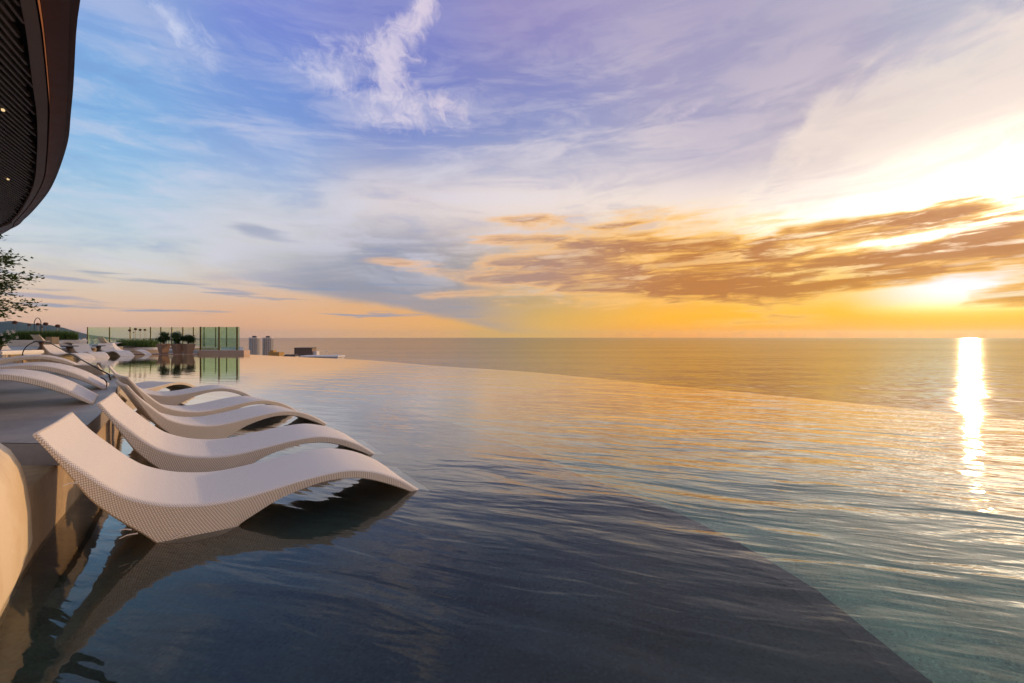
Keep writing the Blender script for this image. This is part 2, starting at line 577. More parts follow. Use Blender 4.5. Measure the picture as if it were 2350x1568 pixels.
def water_material():
    m, nt, p = material('pool_water')
    nt.nodes.remove(p)
    out = nt.nodes['Material Output']
    x, y, z = split(coords('Object'))
    # crests run roughly across the breeze that comes in over the edge
    u = x * 0.94 - y * 0.34
    v = y * 0.94 + x * 0.34
    wob = fbm(vec(x * 0.5, y * 0.5, 1.0), 1.0, 2.0, 0.5) - 0.5
    n1 = fbm(vec(u * 0.55, v * 2.3 + wob * 1.6, 2.0), 1.0, 2.0, 0.5, 0.4)
    n2 = fbm(vec(u * 1.7, v * 7.0 + wob * 3.0, 5.0), 1.0, 2.0, 0.5, 0.5)
    n3 = fbm(vec(u * 5.0, v * 17.0, 9.0), 1.0, 2.0, 0.55, 0.3)
    gust = smooth(fbm(vec(x * 0.22, y * 0.22, 12.0), 1.0, 3.0, 0.5), 0.36, 0.62)
    breeze = smooth(x * 0.85 + y * 0.10, -4.5, 1.8)
    calm = 0.16 + breeze * (0.45 + gust * 0.75)
    h = (n1 * 0.026 + n2 * 0.0078 + n3 * 0.0024) * calm
    nrm = bump(h, 1.0, 1.0)
    fr = nt.nodes.new('ShaderNodeFresnel')
    fr.inputs['IOR'].default_value = 1.333
    nt.links.new(nrm, fr.inputs['Normal'])
    gl = nt.nodes.new('ShaderNodeBsdfGlossy')
    gl.inputs['Roughness'].default_value = 0.03
    gl.inputs['Color'].default_value = (1.0, 0.97, 0.91, 1)  # golden evening light put into the reflection colour as a warm tint
    nt.links.new(nrm, gl.inputs['Normal'])
    tr = nt.nodes.new('ShaderNodeBsdfRefraction')
    tr.inputs['IOR'].default_value = 1.333
    tr.inputs['Roughness'].default_value = 0.0
    nt.links.new(nrm, tr.inputs['Normal'])
    tr.inputs['Color'].default_value = (0.86, 0.95, 0.93, 1)
    mx = nt.nodes.new('ShaderNodeMixShader')
    f0 = N(fr.outputs[0])
    nt.links.new(nmin(f0 * (1.0 + 1.0 * smooth(f0, 0.05, 0.22)), 0.94).s, mx.inputs[0])
    nt.links.new(tr.outputs[0], mx.inputs[1])
    nt.links.new(gl.outputs[0], mx.inputs[2])
    nt.links.new(mx.outputs[0], out.inputs['Surface'])
    return m


def sea_material():
    m, nt, p = material('sea_water')
    x, y, z = split(coords('Object'))
    p.inputs['Base Color'].default_value = (0.030, 0.040, 0.046, 1)
    p.inputs['Roughness'].default_value = 0.9
    p.inputs['Specular IOR Level'].default_value = 0.0
    band = fbm(vec(x * 0.0004, y * 0.0025, 1.0), 1.0, 4.0, 0.55)
    n = fbm(vec(x * 0.013, y * 0.013, 3.0), 1.0, 0.0, 0.5)
    nb = fbm(vec(x * 0.040, y * 0.040, 6.0), 1.0, 1.0, 0.5)
    n2 = fbm(vec(x * 0.16, y * 0.25, 8.0), 1.0, 3.0, 0.6)
    gl = nt.nodes.new('ShaderNodeBsdfGlossy')
    nt.links.new((0.075 + (band - 0.5) * 0.06).s, gl.inputs['Roughness'])
    nt.links.new(bump(n * 2.2 + nb * 1.1 + n2 * 0.08, 1.0, 1.0), gl.inputs['Normal'])
    # many small facets: the reflectance levels off well below one towards the horizon
    fr = nt.nodes.new('ShaderNodeFresnel')
    fr.inputs['IOR'].default_value = 1.333
    f = nmin(N(fr.outputs[0]), 0.80 + (band - 0.5) * 0.3)
    mx = nt.nodes.new('ShaderNodeMixShader')
    nt.links.new(f.s, mx.inputs[0])
    nt.links.new(p.outputs[0], mx.inputs[1])
    nt.links.new(gl.outputs[0], mx.inputs[2])
    nt.links.new(mx.outputs[0], nt.nodes['Material Output'].inputs[0])
    return m


def weave_material(name, cell, gap, strand, relief):
    """flat cane woven over and under; UVs are in metres"""
    m, nt, p = material(name)
    u, v, _ = split(coords('UV'))
    k = math.pi / cell
    # slight unevenness of the strands
    wob = fbm(vec(u * 9.0, v * 9.0, 2.0), 1.0, 2.0, 0.5) - 0.5
    a = N.op('SINE', (u + wob * cell * 0.5) * k)
    b = N.op('SINE', (v + wob * cell * 0.4) * k)
    over = a * b                                    # checker of over / under crossings
    hole = N.op('MULTIPLY', 1.0 - nabs(a), 1.0 - nabs(b))
    hgt = over * 0.5 + 0.5 - hole * 0.8
    tone = fbm(vec(u * 2.2, v * 2.2, 7.0), 1.0, 4.0, 0.55)
    c = mixc(smooth(hgt, 0.02, 0.62), lin(gap), lin(strand))
    c = mixc((tone - 0.35) * 0.5, c, [q * 0.80 for q in lin(strand)])
    nt.links.new(c, p.inputs['Base Color'])
    p.inputs['Roughness'].default_value = 0.55
    p.inputs['Specular IOR Level'].default_value = 0.35
    nt.links.new(bump(hgt, 0.8, relief), p.inputs['Normal'])
    return m


def concrete_material(name, col, rough, streak=True, spec=0.5):
    m, nt, p = material(name)
    x, y, z = split(coords('Object'))
    n = fbm(vec(x * 1.3, y * 1.3, z * 1.3), 1.0, 6.0, 0.65)
    f = fbm(vec(x * 30, y * 30, z * 30), 1.0, 4.0, 0.6)
    s = fbm(vec(x * 5.0, y * 5.0, z * 0.5), 1.0, 4.0, 0.6)
    c = lin(col)
    k = n * 0.5 + f * 0.2 + s * 0.3
    nt.links.new(mixc(smooth(k, 0.34, 0.66), [q * 0.72 for q in c], [q * 1.22 for q in c]), p.inputs['Base Color'])
    nt.links.new((rough + (n - 0.5) * 0.35).s, p.inputs['Roughness'])
    p.inputs['Specular IOR Level'].default_value = spec
    nt.links.new(bump(f * 0.6 + n * 0.4, 1.0, 0.003), p.inputs['Normal'])
    return m


def slate_material(name, c0, c1, tile=0.05):
    """small pool mosaic with grout"""
    m, nt, p = material(name)
    x, y, z = split(coords('Object'))
    br = nt.nodes.new('ShaderNodeTexBrick')
    nt.links.new(vec(x, y, z), br.inputs['Vector'])
    br.offset = 0.0
    br.inputs['Color1'].default_value = (*c0, 1)
    br.inputs['Color2'].default_value = (*c1, 1)
    br.inputs['Mortar'].default_value = (*[q * 1.25 for q in c0], 1)
    br.inputs['Scale'].default_value = 1.0
    br.inputs['Mortar Size'].default_value = tile * 0.04
    br.inputs['Brick Width'].default_value = tile
    br.inputs['Row Height'].default_value = tile
    n = fbm(vec(x * 1.4, y * 1.4, z), 1.0, 5.0, 0.62)
    sp = fbm(vec(x * 70.0, y * 70.0, z * 70.0), 1.0, 2.0, 0.6)
    c = mixc(smooth(n, 0.38, 0.66) * 0.75, br.outputs[0], [q * 1.7 for q in c1])
    c = mixc(smooth(sp, 0.56, 0.70) * 0.6, c, [q * 2.2 for q in c1])
    nt.links.new(mixc(smooth(sp, 0.46, 0.34) * 0.5, c, [q * 0.4 for q in c0]), p.inputs['Base Color'])
    p.inputs['Roughness'].default_value = 0.6
    return m


def leaf_material(name, c0, c1):
    m, nt, p = material(name)
    info = nt.nodes.new('ShaderNodeNewGeometry')
    f = N(info.outputs['Random Per Island'])
    nt.links.new(mixc(f, c0, c1), p.inputs['Base Color'])
    p.inputs['Roughness'].default_value = 0.5
    p.inputs['Specular IOR Level'].default_value = 0.35
    tl = nt.nodes.new('ShaderNodeBsdfTranslucent')
    nt.links.new(mixc(f, [q * 1.3 for q in c0], [q * 1.3 for q in c1]), tl.inputs[0])
    mx = nt.nodes.new('ShaderNodeMixShader')
    mx.inputs[0].default_value = 0.25
    nt.links.new(p.outputs[0], mx.inputs[1])
    nt.links.new(tl.outputs[0], mx.inputs[2])
    nt.links.new(mx.outputs[0], nt.nodes['Material Output'].inputs[0])
    return m


def glass_material(name, tint, refl=1.0):
    m, nt, p = material(name)
    nt.nodes.remove(p)
    fr = nt.nodes.new('ShaderNodeFresnel')
    fr.inputs['IOR'].default_value = 1.45
    tr = nt.nodes.new('ShaderNodeBsdfTransparent')
    tr.inputs[0].default_value = (*tint, 1)
    gl = nt.nodes.new('ShaderNodeBsdfGlossy')
    gl.inputs['Roughness'].default_value = 0.01
    gl.inputs['Color'].default_value = (0.75, 1.0, 0.88, 1)
    mx = nt.nodes.new('ShaderNodeMixShader')
    nt.links.new(fr.outputs[0], mx.inputs[0])
    nt.links.new(tr.outputs[0], mx.inputs[1])
    nt.links.new(gl.outputs[0], mx.inputs[2])
    nt.links.new(mx.outputs[0], nt.nodes['Material Output'].inputs[0])
    return m


def facade_material(name, wall, glass, floor_h, bay):
    """far facade: storeys and bays too small to be told apart singly"""
    m, nt, p = material(name)
    x, y, z = split(coords('Object'))
    fz = N.op('FRACT', z / floor_h)
    fa = N.op('FRACT', (x + y) / bay)
    w = smooth(fz, 0.30, 0.36) * smooth(fz, 0.86, 0.80) * smooth(fa, 0.12, 0.18) * smooth(fa, 0.80, 0.74)
    n = fbm(vec(x * 0.1, y * 0.1, z * 0.1), 1.0, 4.0, 0.6)
    nt.links.new(mixc(w * 0.9, mixc(n, [q * 0.8 for q in lin(wall)], lin(wall)), lin(glass)), p.inputs['Base Color'])
    p.inputs['Roughness'].default_value = 0.6
    return m


def plaster_material():
    """hand-trowelled cream render: runs, hairline stains and a tide mark at the water"""
    m, nt, p = material('cream_plaster')
    x, y, z = split(coords('Object'))
    run = fbm(vec(x * 9.0, y * 9.0, z * 0.7), 1.0, 4.0, 0.6)
    blot = fbm(vec(x * 2.4, y * 2.4, z * 2.4), 1.0, 6.0, 0.65)
    fine = fbm(vec(x * 45.0, y * 45.0, z * 45.0), 1.0, 3.0, 0.6)
    c0 = lin((228, 209, 176))
    c = mixc(smooth(blot, 0.42, 0.68) * 0.55, c0, lin((204, 176, 132)))
    c = mixc(smooth(run, 0.55, 0.72) * 0.35, c, lin((186, 160, 122)))
    tide = smooth(z + (blot - 0.5) * 0.10 + (run - 0.5) * 0.08, 0.10, 0.02)
    c = mixc(tide * 0.35, c, lin((168, 158, 136)))
    nt.links.new(c, p.inputs['Base Color'])
    nt.links.new((0.62 - tide * 0.35 + (blot - 0.5) * 0.2).s, p.inputs['Roughness'])
    nt.links.new(bump(fine * 0.35 + blot, 1.0, 0.004), p.inputs['Normal'])
    return m


M = {}
M['pool_water'] = water_material()
M['sea'] = sea_material()
M['weave_top'] = weave_material('woven_cane_top', 0.0060, (186, 172, 160), (252, 247, 240), 0.0016)
M['weave_side'] = weave_material('woven_cane_side', 0.0078, (178, 156, 128), (248, 236, 216), 0.002)
M['cane_end'] = plain('cane_strand', (222, 208, 190), 0.5, 0.1, 40)
M['deck'] = concrete_material('deck_concrete', (150, 140, 130), 0.45)
M['coping'] = concrete_material('coping_concrete', (146, 134, 120), 0.6)
M['wall'] = concrete_material('wall_concrete', (184, 158, 122), 0.7)
M['plaster'] = plaster_material()
M['white_stone'] = plain('white_stone', (234, 229, 224), 0.6, 0.07, 3.0, 0.002)
M['ledge_stone'] = plain('pink_stone', (176, 148, 132), 0.6, 0.10, 4.0, 0.002)
M['slate'] = slate_material('slate_mosaic', (0.021, 0.037, 0.033), (0.029, 0.048, 0.043))
M['slate_edge'] = slate_material('slate_step_edge', (0.050, 0.060, 0.055), (0.062, 0.072, 0.066))
M['teal'] = slate_material('teal_mosaic', (0.20, 0.30, 0.22), (0.23, 0.34, 0.25), 0.06)
M['bronze'] = plain('bronze_panel', (84, 52, 40), 0.45, 0.12, 2.0, 0.001, 0.0)
M['bronze_lip'] = plain('bronze_lip', (128, 98, 82), 0.45, 0.10, 2.0, 0.001)
M['bronze_step'] = plain('bronze_step', (150, 96, 60), 0.5, 0.10, 2.0)
M['slat'] = plain('soffit_slat', (118, 100, 90), 0.5, 0.12, 3.0)
M['void'] = plain('soffit_void', (0.012, 0.011, 0.011), 0.9, 0.05, 1.0)  # near-black plate; the shade above the slats is put into its colour
M['post'] = plain('fence_post_metal', (96, 82, 66), 0.4, 0.08, 8.0, 0.0, 0.6)
M['glass'] = glass_material('green_glass', (0.68, 0.83, 0.79))
M['glass_far'] = glass_material('pale_green_glass', (0.86, 0.94, 0.87))
M['yellow'] = plain('yellow_wall', (226, 176, 30), 0.6, 0.08, 4.0)  # even yellow tone of the low wall
M['pot'] = plain('taupe_pot', (150, 122, 104), 0.6, 0.08, 8.0, 0.002)
M['soil'] = plain('soil', (0.05, 0.035, 0.025), 0.95, 0.3, 20.0, 0.02)
M['leaf_dark'] = leaf_material('leaf_dark', (0.026, 0.062, 0.018), (0.075, 0.14, 0.038))
M['leaf_tree'] = leaf_material('leaf_tree', (0.03, 0.062, 0.016), (0.10, 0.155, 0.035))
M['grass'] = leaf_material('planter_grass', (0.05, 0.10, 0.02), (0.12, 0.19, 0.045))
M['bark'] = plain('bark', (0.10, 0.075, 0.055), 0.9, 0.3, 25.0, 0.01, stretch=(1, 1, 0.3))
M['petal'] = plain('white_petal', (235, 228, 220), 0.6, 0.03, 10.0)
M['seed'] = plain('dry_seed_head', (112, 76, 66), 0.8, 0.25, 60.0)
M['stem'] = plain('pale_stem', (186, 160, 130), 0.7, 0.15, 20.0)
M['iron'] = plain('dark_iron', (46, 42, 42), 0.45, 0.1, 10.0, 0.0, 0.7)
M['table'] = plain('grey_table_top', (122, 124, 126), 0.5, 0.08, 6.0)
M['table_leg'] = plain('table_base', (92, 74, 60), 0.6, 0.1, 6.0)
M['forest'] = plain('forest_slope', (0.035, 0.055, 0.030), 0.9, 0.4, 0.004)
M['land'] = plain('coast_plain', (0.09, 0.09, 0.075), 0.9, 0.5, 0.006)
M['city'] = plain('city_wall', (188, 184, 180), 0.7, 0.15, 0.01)
M['tower'] = facade_material('tower_facade', (176, 160, 148), (92, 92, 100), 3.4, 3.0)
M['block'] = facade_material('block_facade', (128, 98, 78), (70, 62, 60), 3.3, 4.0)
M['block_tan'] = plain('block_tan', (166, 126, 62), 0.7, 0.15, 0.2)
M['roof_white'] = plain('roof_white', (206, 200, 198), 0.6, 0.08, 0.2)
M['roof_dark'] = plain('roof_dark', (60, 52, 50), 0.7, 0.2, 0.2)
M['boat'] = plain('boat_paint', (70, 60, 52), 0.5, 0.1, 1.0)


def lamp_material():
    m, nt, p = material('warm_lamp')
    nt.nodes.remove(p)
    e = nt.nodes.new('ShaderNodeEmission')
    e.inputs[0].default_value = (1.0, 0.72, 0.36, 1)
    e.inputs[1].default_value = 0.9
    nt.links.new(e.outputs[0], nt.nodes['Material Output'].inputs[0])
    return m
M['lamp'] = lamp_material()

# ================================================================== SETTING
# ---- sea: rings out to the horizon
SEA = -76.0
vs, fs = [], []
radii = [60, 200, 600, 1500, 4000, 10000, 20000, 31500]
ns = 72
for r in radii:
    for k in range(ns):
        vs.append((r * math.cos(2 * math.pi * k / ns), r * math.sin(2 * math.pi * k / ns), SEA))
for i in range(len(radii) - 1):
    for k in range(ns):
        fs.append((i * ns + k, i * ns + (k + 1) % ns, (i + 1) * ns + (k + 1) % ns, (i + 1) * ns + k))
tag(raw('sea', vs, fs, M['sea']), kind='structure')

# ---- outlines (plan), in eye heights, then metres
WALL = [(-1.15, 0.2), (-1.62, 1.2), (-2.02, 1.85), (-2.32, 2.26), (-2.80, 2.98), (-3.12, 3.42), (-3.55, 4.0), (-4.3, 4.9), (-5.28, 6.1), (-5.75, 6.62),
        (-6.6, 7.2), (-8.0, 8.0), (-10.5, 9.6), (-13.5, 12.0), (-16.5, 14.8), (-19.2, 17.2), (-21.2, 19.6), (-21.9, 22.5), (-22.0, 25.7)]
EDGE = [(-15.5, 26.1), (-12.3, 23.6), (-9.0, 21.3), (-6.0, 19.2), (-2.6, 15.6), (0.31, 13.05), (1.75, 11.25), (2.98, 9.58), (4.56, 7.62), (5.54, 6.25), (6.10, 5.44),
        (6.75, 4.2), (7.25, 2.6), (7.4, 0.5), (7.2, -3.5)]
wall_m = catmull([(a * K, b * K) for a, b in WALL], 110)
edge_m = catmull([(a * K, b * K) for a, b in EDGE], 110)
DECK_Z = 0.436 * K
SHELF_Z = -0.090


def offset(path, d):
    """path moved sideways (left of travel positive)"""
    p = np.array(path)
    t = np.gradient(p, axis=0)
    t /= np.linalg.norm(t, axis=1)[:, None]
    return p + np.stack([-t[:, 1], t[:, 0]], 1) * d


# pool water: up to the weir on the sea side and to the walls on the land side
wp = [tuple(p) for p in edge_m] + [(-1.0 * K, -3.5 * K)] + [tuple(p) for p in offset(wall_m, 0.02)] + [(-22.0 * K, 26.2 * K)]
tag(sheet('pool_water', wp, 0.0, M['pool_water']), kind='structure')

# shelf under the loungers, its step edge and the deep basin
shelf_px = [(3660, 2733), (3520, 2610), (3137, 2318), (2702, 2083), (2283, 1917), (2057, 1804), (1700, 1681)]
shelf = [(1.20 * K, -3.6 * K), (1.30 * K, 0.2 * K)] + [tuple(spot(a, b, SHELF_Z)[:2]) for a, b in shelf_px]
shelf += [(a * K, b * K) for a, b in ((-2.4, 7.2), (-4.0, 9.4), (-6.8, 12.2), (-10.4, 15.4), (-14.4, 19.2), (-17.6, 22.6), (-18.6, 26.3))]
shelf_m = catmull(shelf, 90)
back = [tuple(p) for p in offset(wall_m, 0.05)[::-1]]
tag(sheet('pool_floor', [tuple(p) for p in shelf_m] + [(-22.2 * K, 26.3 * K)] + back + [(-1.2 * K, -3.6 * K)], SHELF_Z, M['slate']), kind='structure')
inner = offset(shelf_m, 0.10)
n = len(shelf_m)
vs = [(p[0], p[1], SHELF_Z + 0.004) for p in shelf_m] + [(p[0], p[1], SHELF_Z + 0.004) for p in inner]
tag(raw('step_edge', vs, [(i, i + 1, n + i + 1, n + i) for i in range(n - 1)], M['slate_edge']), kind='structure')
vs = [(p[0], p[1], SHELF_Z) for p in shelf_m] + [(p[0], p[1], -1.25) for p in shelf_m]
tag(raw('pool_step_wall', vs, [(i, i + 1, n + i + 1, n + i) for i in range(n - 1)], M['teal']), kind='structure')
vs = [tuple(p) for p in edge_m] + [(1.1 * K, -3.7 * K)] + [tuple(p) for p in offset(shelf_m, 0.02)] + [(-18.7 * K, 26.5 * K)]
tag(sheet('deep_pool_floor', vs, -1.25, M['teal']), kind='structure')

# weir wall of the infinity edge: thin crest just under the water film, face falling away outside
bm = bmesh.new()
cr0, cr1 = offset(edge_m, 0.0), offset(edge_m, 0.07)
cr_in = offset(edge_m, -0.16)
rows = [[bm.verts.new((p[0], p[1], z)) for p in path] for path, z in ((cr_in, -1.25), (cr_in, -0.03), (cr0, -0.006), (cr1, -0.012), (cr1, -1.6))]
for r0, r1 in zip(rows, rows[1:]):
    for i in range(len(r0) - 1):
        bm.faces.new((r0[i], r0[i + 1], r1[i + 1], r1[i]))
tag(obj('infinity_edge', bm, M['ledge_stone']), kind='structure')

# deck (one slab over the pool wall, running back under the building)
deck_edge = offset(wall_m, 0.03)                         # slightly behind the wall face
i0 = int(np.argmin(np.abs(wall_m[:, 1] - 2.36 * K)))
rim = [tuple(p) for p in offset(wall_m, -0.035)[i0:]]
deck_pts = [rim[0]] + rim[1:] + [(-22.0 * K, 26.6 * K), (-22.0 * K, 35 * K), (-48 * K, 35 * K), (-48 * K, 1.0 * K), (-4.5 * K, 1.9 * K), (rim[0][0] - 0.42, rim[0][1] + 0.02)]
tag(sheet('deck', deck_pts, DECK_Z, M['deck']), kind='structure')
bm = bmesh.new()
n = len(rim)
inn = offset(np.array(rim), 0.35)
inn[0] = (rim[0][0] - 0.42, rim[0][1] + 0.02)
rows = [[bm.verts.new((p[0], p[1], z)) for p in path] for path, z in ((inn, DECK_Z - 0.004), (np.array(rim), DECK_Z - 0.004), (np.array(rim), DECK_Z - 0.128), (inn, DECK_Z - 0.128))]
for r0, r1 in zip(rows, rows[1:]):
    for i in range(n - 1):
        bm.faces.new((r0[i], r0[i + 1], r1[i + 1], r1[i]))
bm.faces.new([r[0] for r in rows])
tag(obj('deck_coping', bm, M['coping']), kind='structure')

# pool wall below the slab
t = thing('pool_wall', 'tan concrete pool wall under the deck slab with bright sun stripes', 'wall', (wall_m[i0][0], wall_m[i0][1], 0))
bm = bmesh.new()
off = np.array([t.location.x, t.location.y])
p0, p1 = wall_m - off, offset(wall_m, 0.30) - off
rows = [[bm.verts.new((p[0], p[1], z)) for p in path] for path, z in ((p0, SHELF_Z - 0.02), (p0, DECK_Z - 0.129), (p1, DECK_Z - 0.129), (p1, SHELF_Z - 0.02))]
for r0, r1 in zip(rows, rows[1:]):
    for i in range(len(r0) - 1):
        bm.faces.new((r0[i], r0[i + 1], r1[i + 1], r1[i]))
obj('wall_face', bm, M['wall'], t, True)

# low deck behind the near glass screen
LOW_Z = 0.205 * K
tag(sheet('low_deck', [(-22.0 * K, 26.62 * K), (-15.75 * K, 26.62 * K), (-20.65 * K, 35 * K), (-22.0 * K, 35 * K)], LOW_Z, M['deck']), kind='structure')
bm = bmesh.new()
box(bm, -22.6 * K, -17.95 * K, 25.55 * K, 26.61 * K, -0.3, 0.035)
tag(obj('pot_ledge', bm, M['ledge_stone']), kind='structure')
bm = bmesh.new()
box(bm, -17.93 * K, -15.30 * K, 25.95 * K, 26.61 * K, -0.3, 0.214 * K)
bmesh.ops.bevel(bm, geom=bm.edges[:], offset=0.02, segments=2, affect='EDGES')
tag(obj('fence_ledge', bm, M['ledge_stone']), kind='structure')

# cream plaster end wall, bottom left: rounded in plan and at its top
t = thing('plaster_wall', 'smooth cream plaster wall with a rounded pale top at the front corner of the deck', 'wall', (-2.3 * K, 1.3 * K, 0))
plan = catmull([(-0.90, -0.6), (-1.18, 0.5), (-1.50, 1.22), (-1.80, 1.64), (-2.02, 1.90), (-2.15, 2.04), (-2.27, 2.10), (-2.42, 2.10), (-2.8, 1.9), (-3.4, 1.5), (-3.6, 0.5), (-3.6, -0.6)], 90)
cen = np.array([-2.5, 1.0])
bm = bmesh.new()
rows = []
for ins, z in ((0.03, -0.2), (0.03, 0.02), (0.012, 0.06), (0.0, 0.10), (0.006, 0.25), (0.02, 0.37), (0.036, 0.44), (0.062, 0.50), (0.10, 0.545), (0.16, 0.575), (0.26, 0.59)):
    q = offset(plan, ins)
    rows.append([bm.verts.new((p[0] * K - t.location.x, p[1] * K - t.location.y, z * K)) for p in q])
for r0, r1 in zip(rows, rows[1:]):
    for i in range(len(r0) - 1):
        bm.faces.new((r0[i], r0[i + 1], r1[i + 1], r1[i]))
bm.faces.new(rows[-1])
obj('plaster_body', bm, M['plaster'], t, True)

# ================================================================== BUILDING OVERHANG
HS = EYE + 5.6


def ceil_pt(xp, yp, z=HS):
    d = (z - EYE) / ((1347 - yp) / 1820.0)
    return ((xp - 2048) / 1820.0 * d, d)


A_px = [(83, 0), (108, 141), (129, 315), (148, 465), (149, 614), (135, 739), (91, 830), (50, 880), (0, 909)]
B_px = [(141, 0), (162, 125), (184, 332), (191, 448), (184, 631), (168, 730), (116, 822), (58, 888), (17, 930)]
C_px = [(322, 0), (306, 125), (295, 332), (284, 456), (269, 581), (220, 722), (174, 797), (100, 876), (25, 925)]


def ext(path, near=3.2, farther=14.0):
    p = [Vector(q) for q in path]
    a = p[0] + (p[0] - p[1]).normalized() * near
    a2 = a + (p[0] - p[1]).normalized() * 3.0 + Vector((0.8, 0.0))
    b = p[-1] + (p[-1] - p[-2]).normalized() * farther + Vector((-2.0, 0))
    return [tuple(a2), tuple(a)] + [tuple(q) for q in p] + [tuple(b)]


la = catmull(ext([ceil_pt(*q) for q in A_px]), 80)
lb = catmull(ext([ceil_pt(*q, HS - 0.05) for q in B_px]), 80)
lc = catmull(ext([ceil_pt(*q, HS + 0.22) for q in C_px]), 80)
bld = thing('hotel_building', 'dark bronze curved roof overhang with slatted soffit at upper left', 'building', (la[20][0], la[20][1], DECK_Z))
bo = Vector(bld.location)


def strip(name, paths, m, smooth_shade=True):
    bm = bmesh.new()
    rows = [[bm.verts.new((p[0] - bo.x, p[1] - bo.y, z - bo.z)) for p in path] for path, z in paths]
    for r0, r1 in zip(rows, rows[1:]):
        for i in range(len(r0) - 1):
            bm.faces.new((r0[i], r0[i + 1], r1[i + 1], r1[i]))
    return obj(name, bm, m, bld, smooth_shade)


strip('soffit_trim', [(la, HS + 0.10), (la, HS - 0.05), (lb, HS - 0.05)], M['bronze_lip'], False)
lb2 = offset(lb, -0.03)
strip('trim_face', [(lb2, HS - 0.052), (lb2, HS + 0.16)], M['bronze_step'], False)
lmid = lb2 + (lc - lb2) * 0.78
strip('outer_soffit', [(lb2 + (lc - lb2) * 0.02, HS + 0.165), (lmid, HS + 0.21)], M['bronze'])
strip('outer_fascia', [(lmid, HS + 0.225), (lc, HS + 0.22), (lc, HS + 0.5), (lc - (lc - lb2) * 0.2, HS + 0.9)], M['bronze'], False)
roof_in = la + np.array([-9.0, -3.0])
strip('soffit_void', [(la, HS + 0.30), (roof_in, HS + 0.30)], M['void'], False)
strip('roof_slab', [(lc - (lc - lb2) * 0.2, HS + 0.9), (roof_in, HS + 0.95)], M['bronze'], False)
# slats run along a fixed direction and stop at the trim
sd = Vector((-0.48, 0.877)).normalized()
sn = Vector((sd.y, -sd.x))                               # across the slats, towards the pool
pitch = 0.0232 * 5.6 * 1.0
la_s = np.array([(p[0] * sn.x + p[1] * sn.y, p[0] * sd.x + p[1] * sd.y) for p in la])   # (across, along)
a_hi = la_s[:, 0].max()
k = 0
a = a_hi - 0.05
while k < 95:
    # length of this slat: inside the trim line
    inside = la_s[la_s[:, 0] > a][:, 1]
    if len(inside) > 1:
        s0, s1 = inside.min(), inside.max()
        s0 = max(s0, -2.0)
        lo = s0 if la_s[0, 0] > a else s0
        bm = bmesh.new()
        p0 = sn * a + sd * lo
        p1 = sn * a + sd * s1
        w = sn * 0.024
        q = [p0 - w, p0 + w, p1 + w, p1 - w]
        prism(bm, [(v.x - bo.x, v.y - bo.y) for v in q], HS + 0.02 - bo.z, HS + 0.13 - bo.z)
        obj('slat', bm, M['slat'], bld)
    a -= pitch
    k += 1
for xp, yp in ((13, 442), (33, 718)):
    px_, py_ = ceil_pt(xp, yp, HS + 0.01)
    bm = bmesh.new()
    lathe(bm, [(0.03, 0.0), (0.035, 0.05)], 16, (px_ - bo.x, py_ - bo.y, HS - 0.01 - bo.z))
    obj('downlight', bm, M['lamp'], bld)

# ================================================================== SUN LOUNGERS
TOP = [(.018, .638), (.09, .535), (.19, .425), (.275, .335), (.363, .265), (.5, .205), (.65, .172), (.77, .165), (.895, .173), (1.03, .19), (1.25, .218), (1.44, .226),
       (1.57, .205), (1.70, .162), (1.837, .089), (1.93, .02), (1.985, -.025), (2.04, -.070)]
BOT = [(.000, .622), (.06, .526), (.135, .392), (.20, .28), (.27, .192), (.34, .12), (.41, .051), (.475, -.02), (.53, -.065), (.60, -.088), (.74, -.088), (.80, -.045), (.843, .005),
       (.93, .053), (1.03, .104), (1.17, .147), (1.32, .172), (1.485, .164), (1.61, .129), (1.745, .07), (1.866, .007), (1.95, -.048), (2.015, -.088)]
LW = 0.72


def uv_mesh(name, verts, quads, uvs, m, parent):
    me = bpy.data.meshes.new(name)
    me.from_pydata(verts, [], quads)
    lay = me.uv_layers.new(name='UVMap')
    for li, loop in enumerate(me.loops):
        lay.data[li].uv = uvs[loop.vertex_index]
    for p in me.polygons:
        p.use_smooth = True
    return link_mesh(name, me, m, parent)


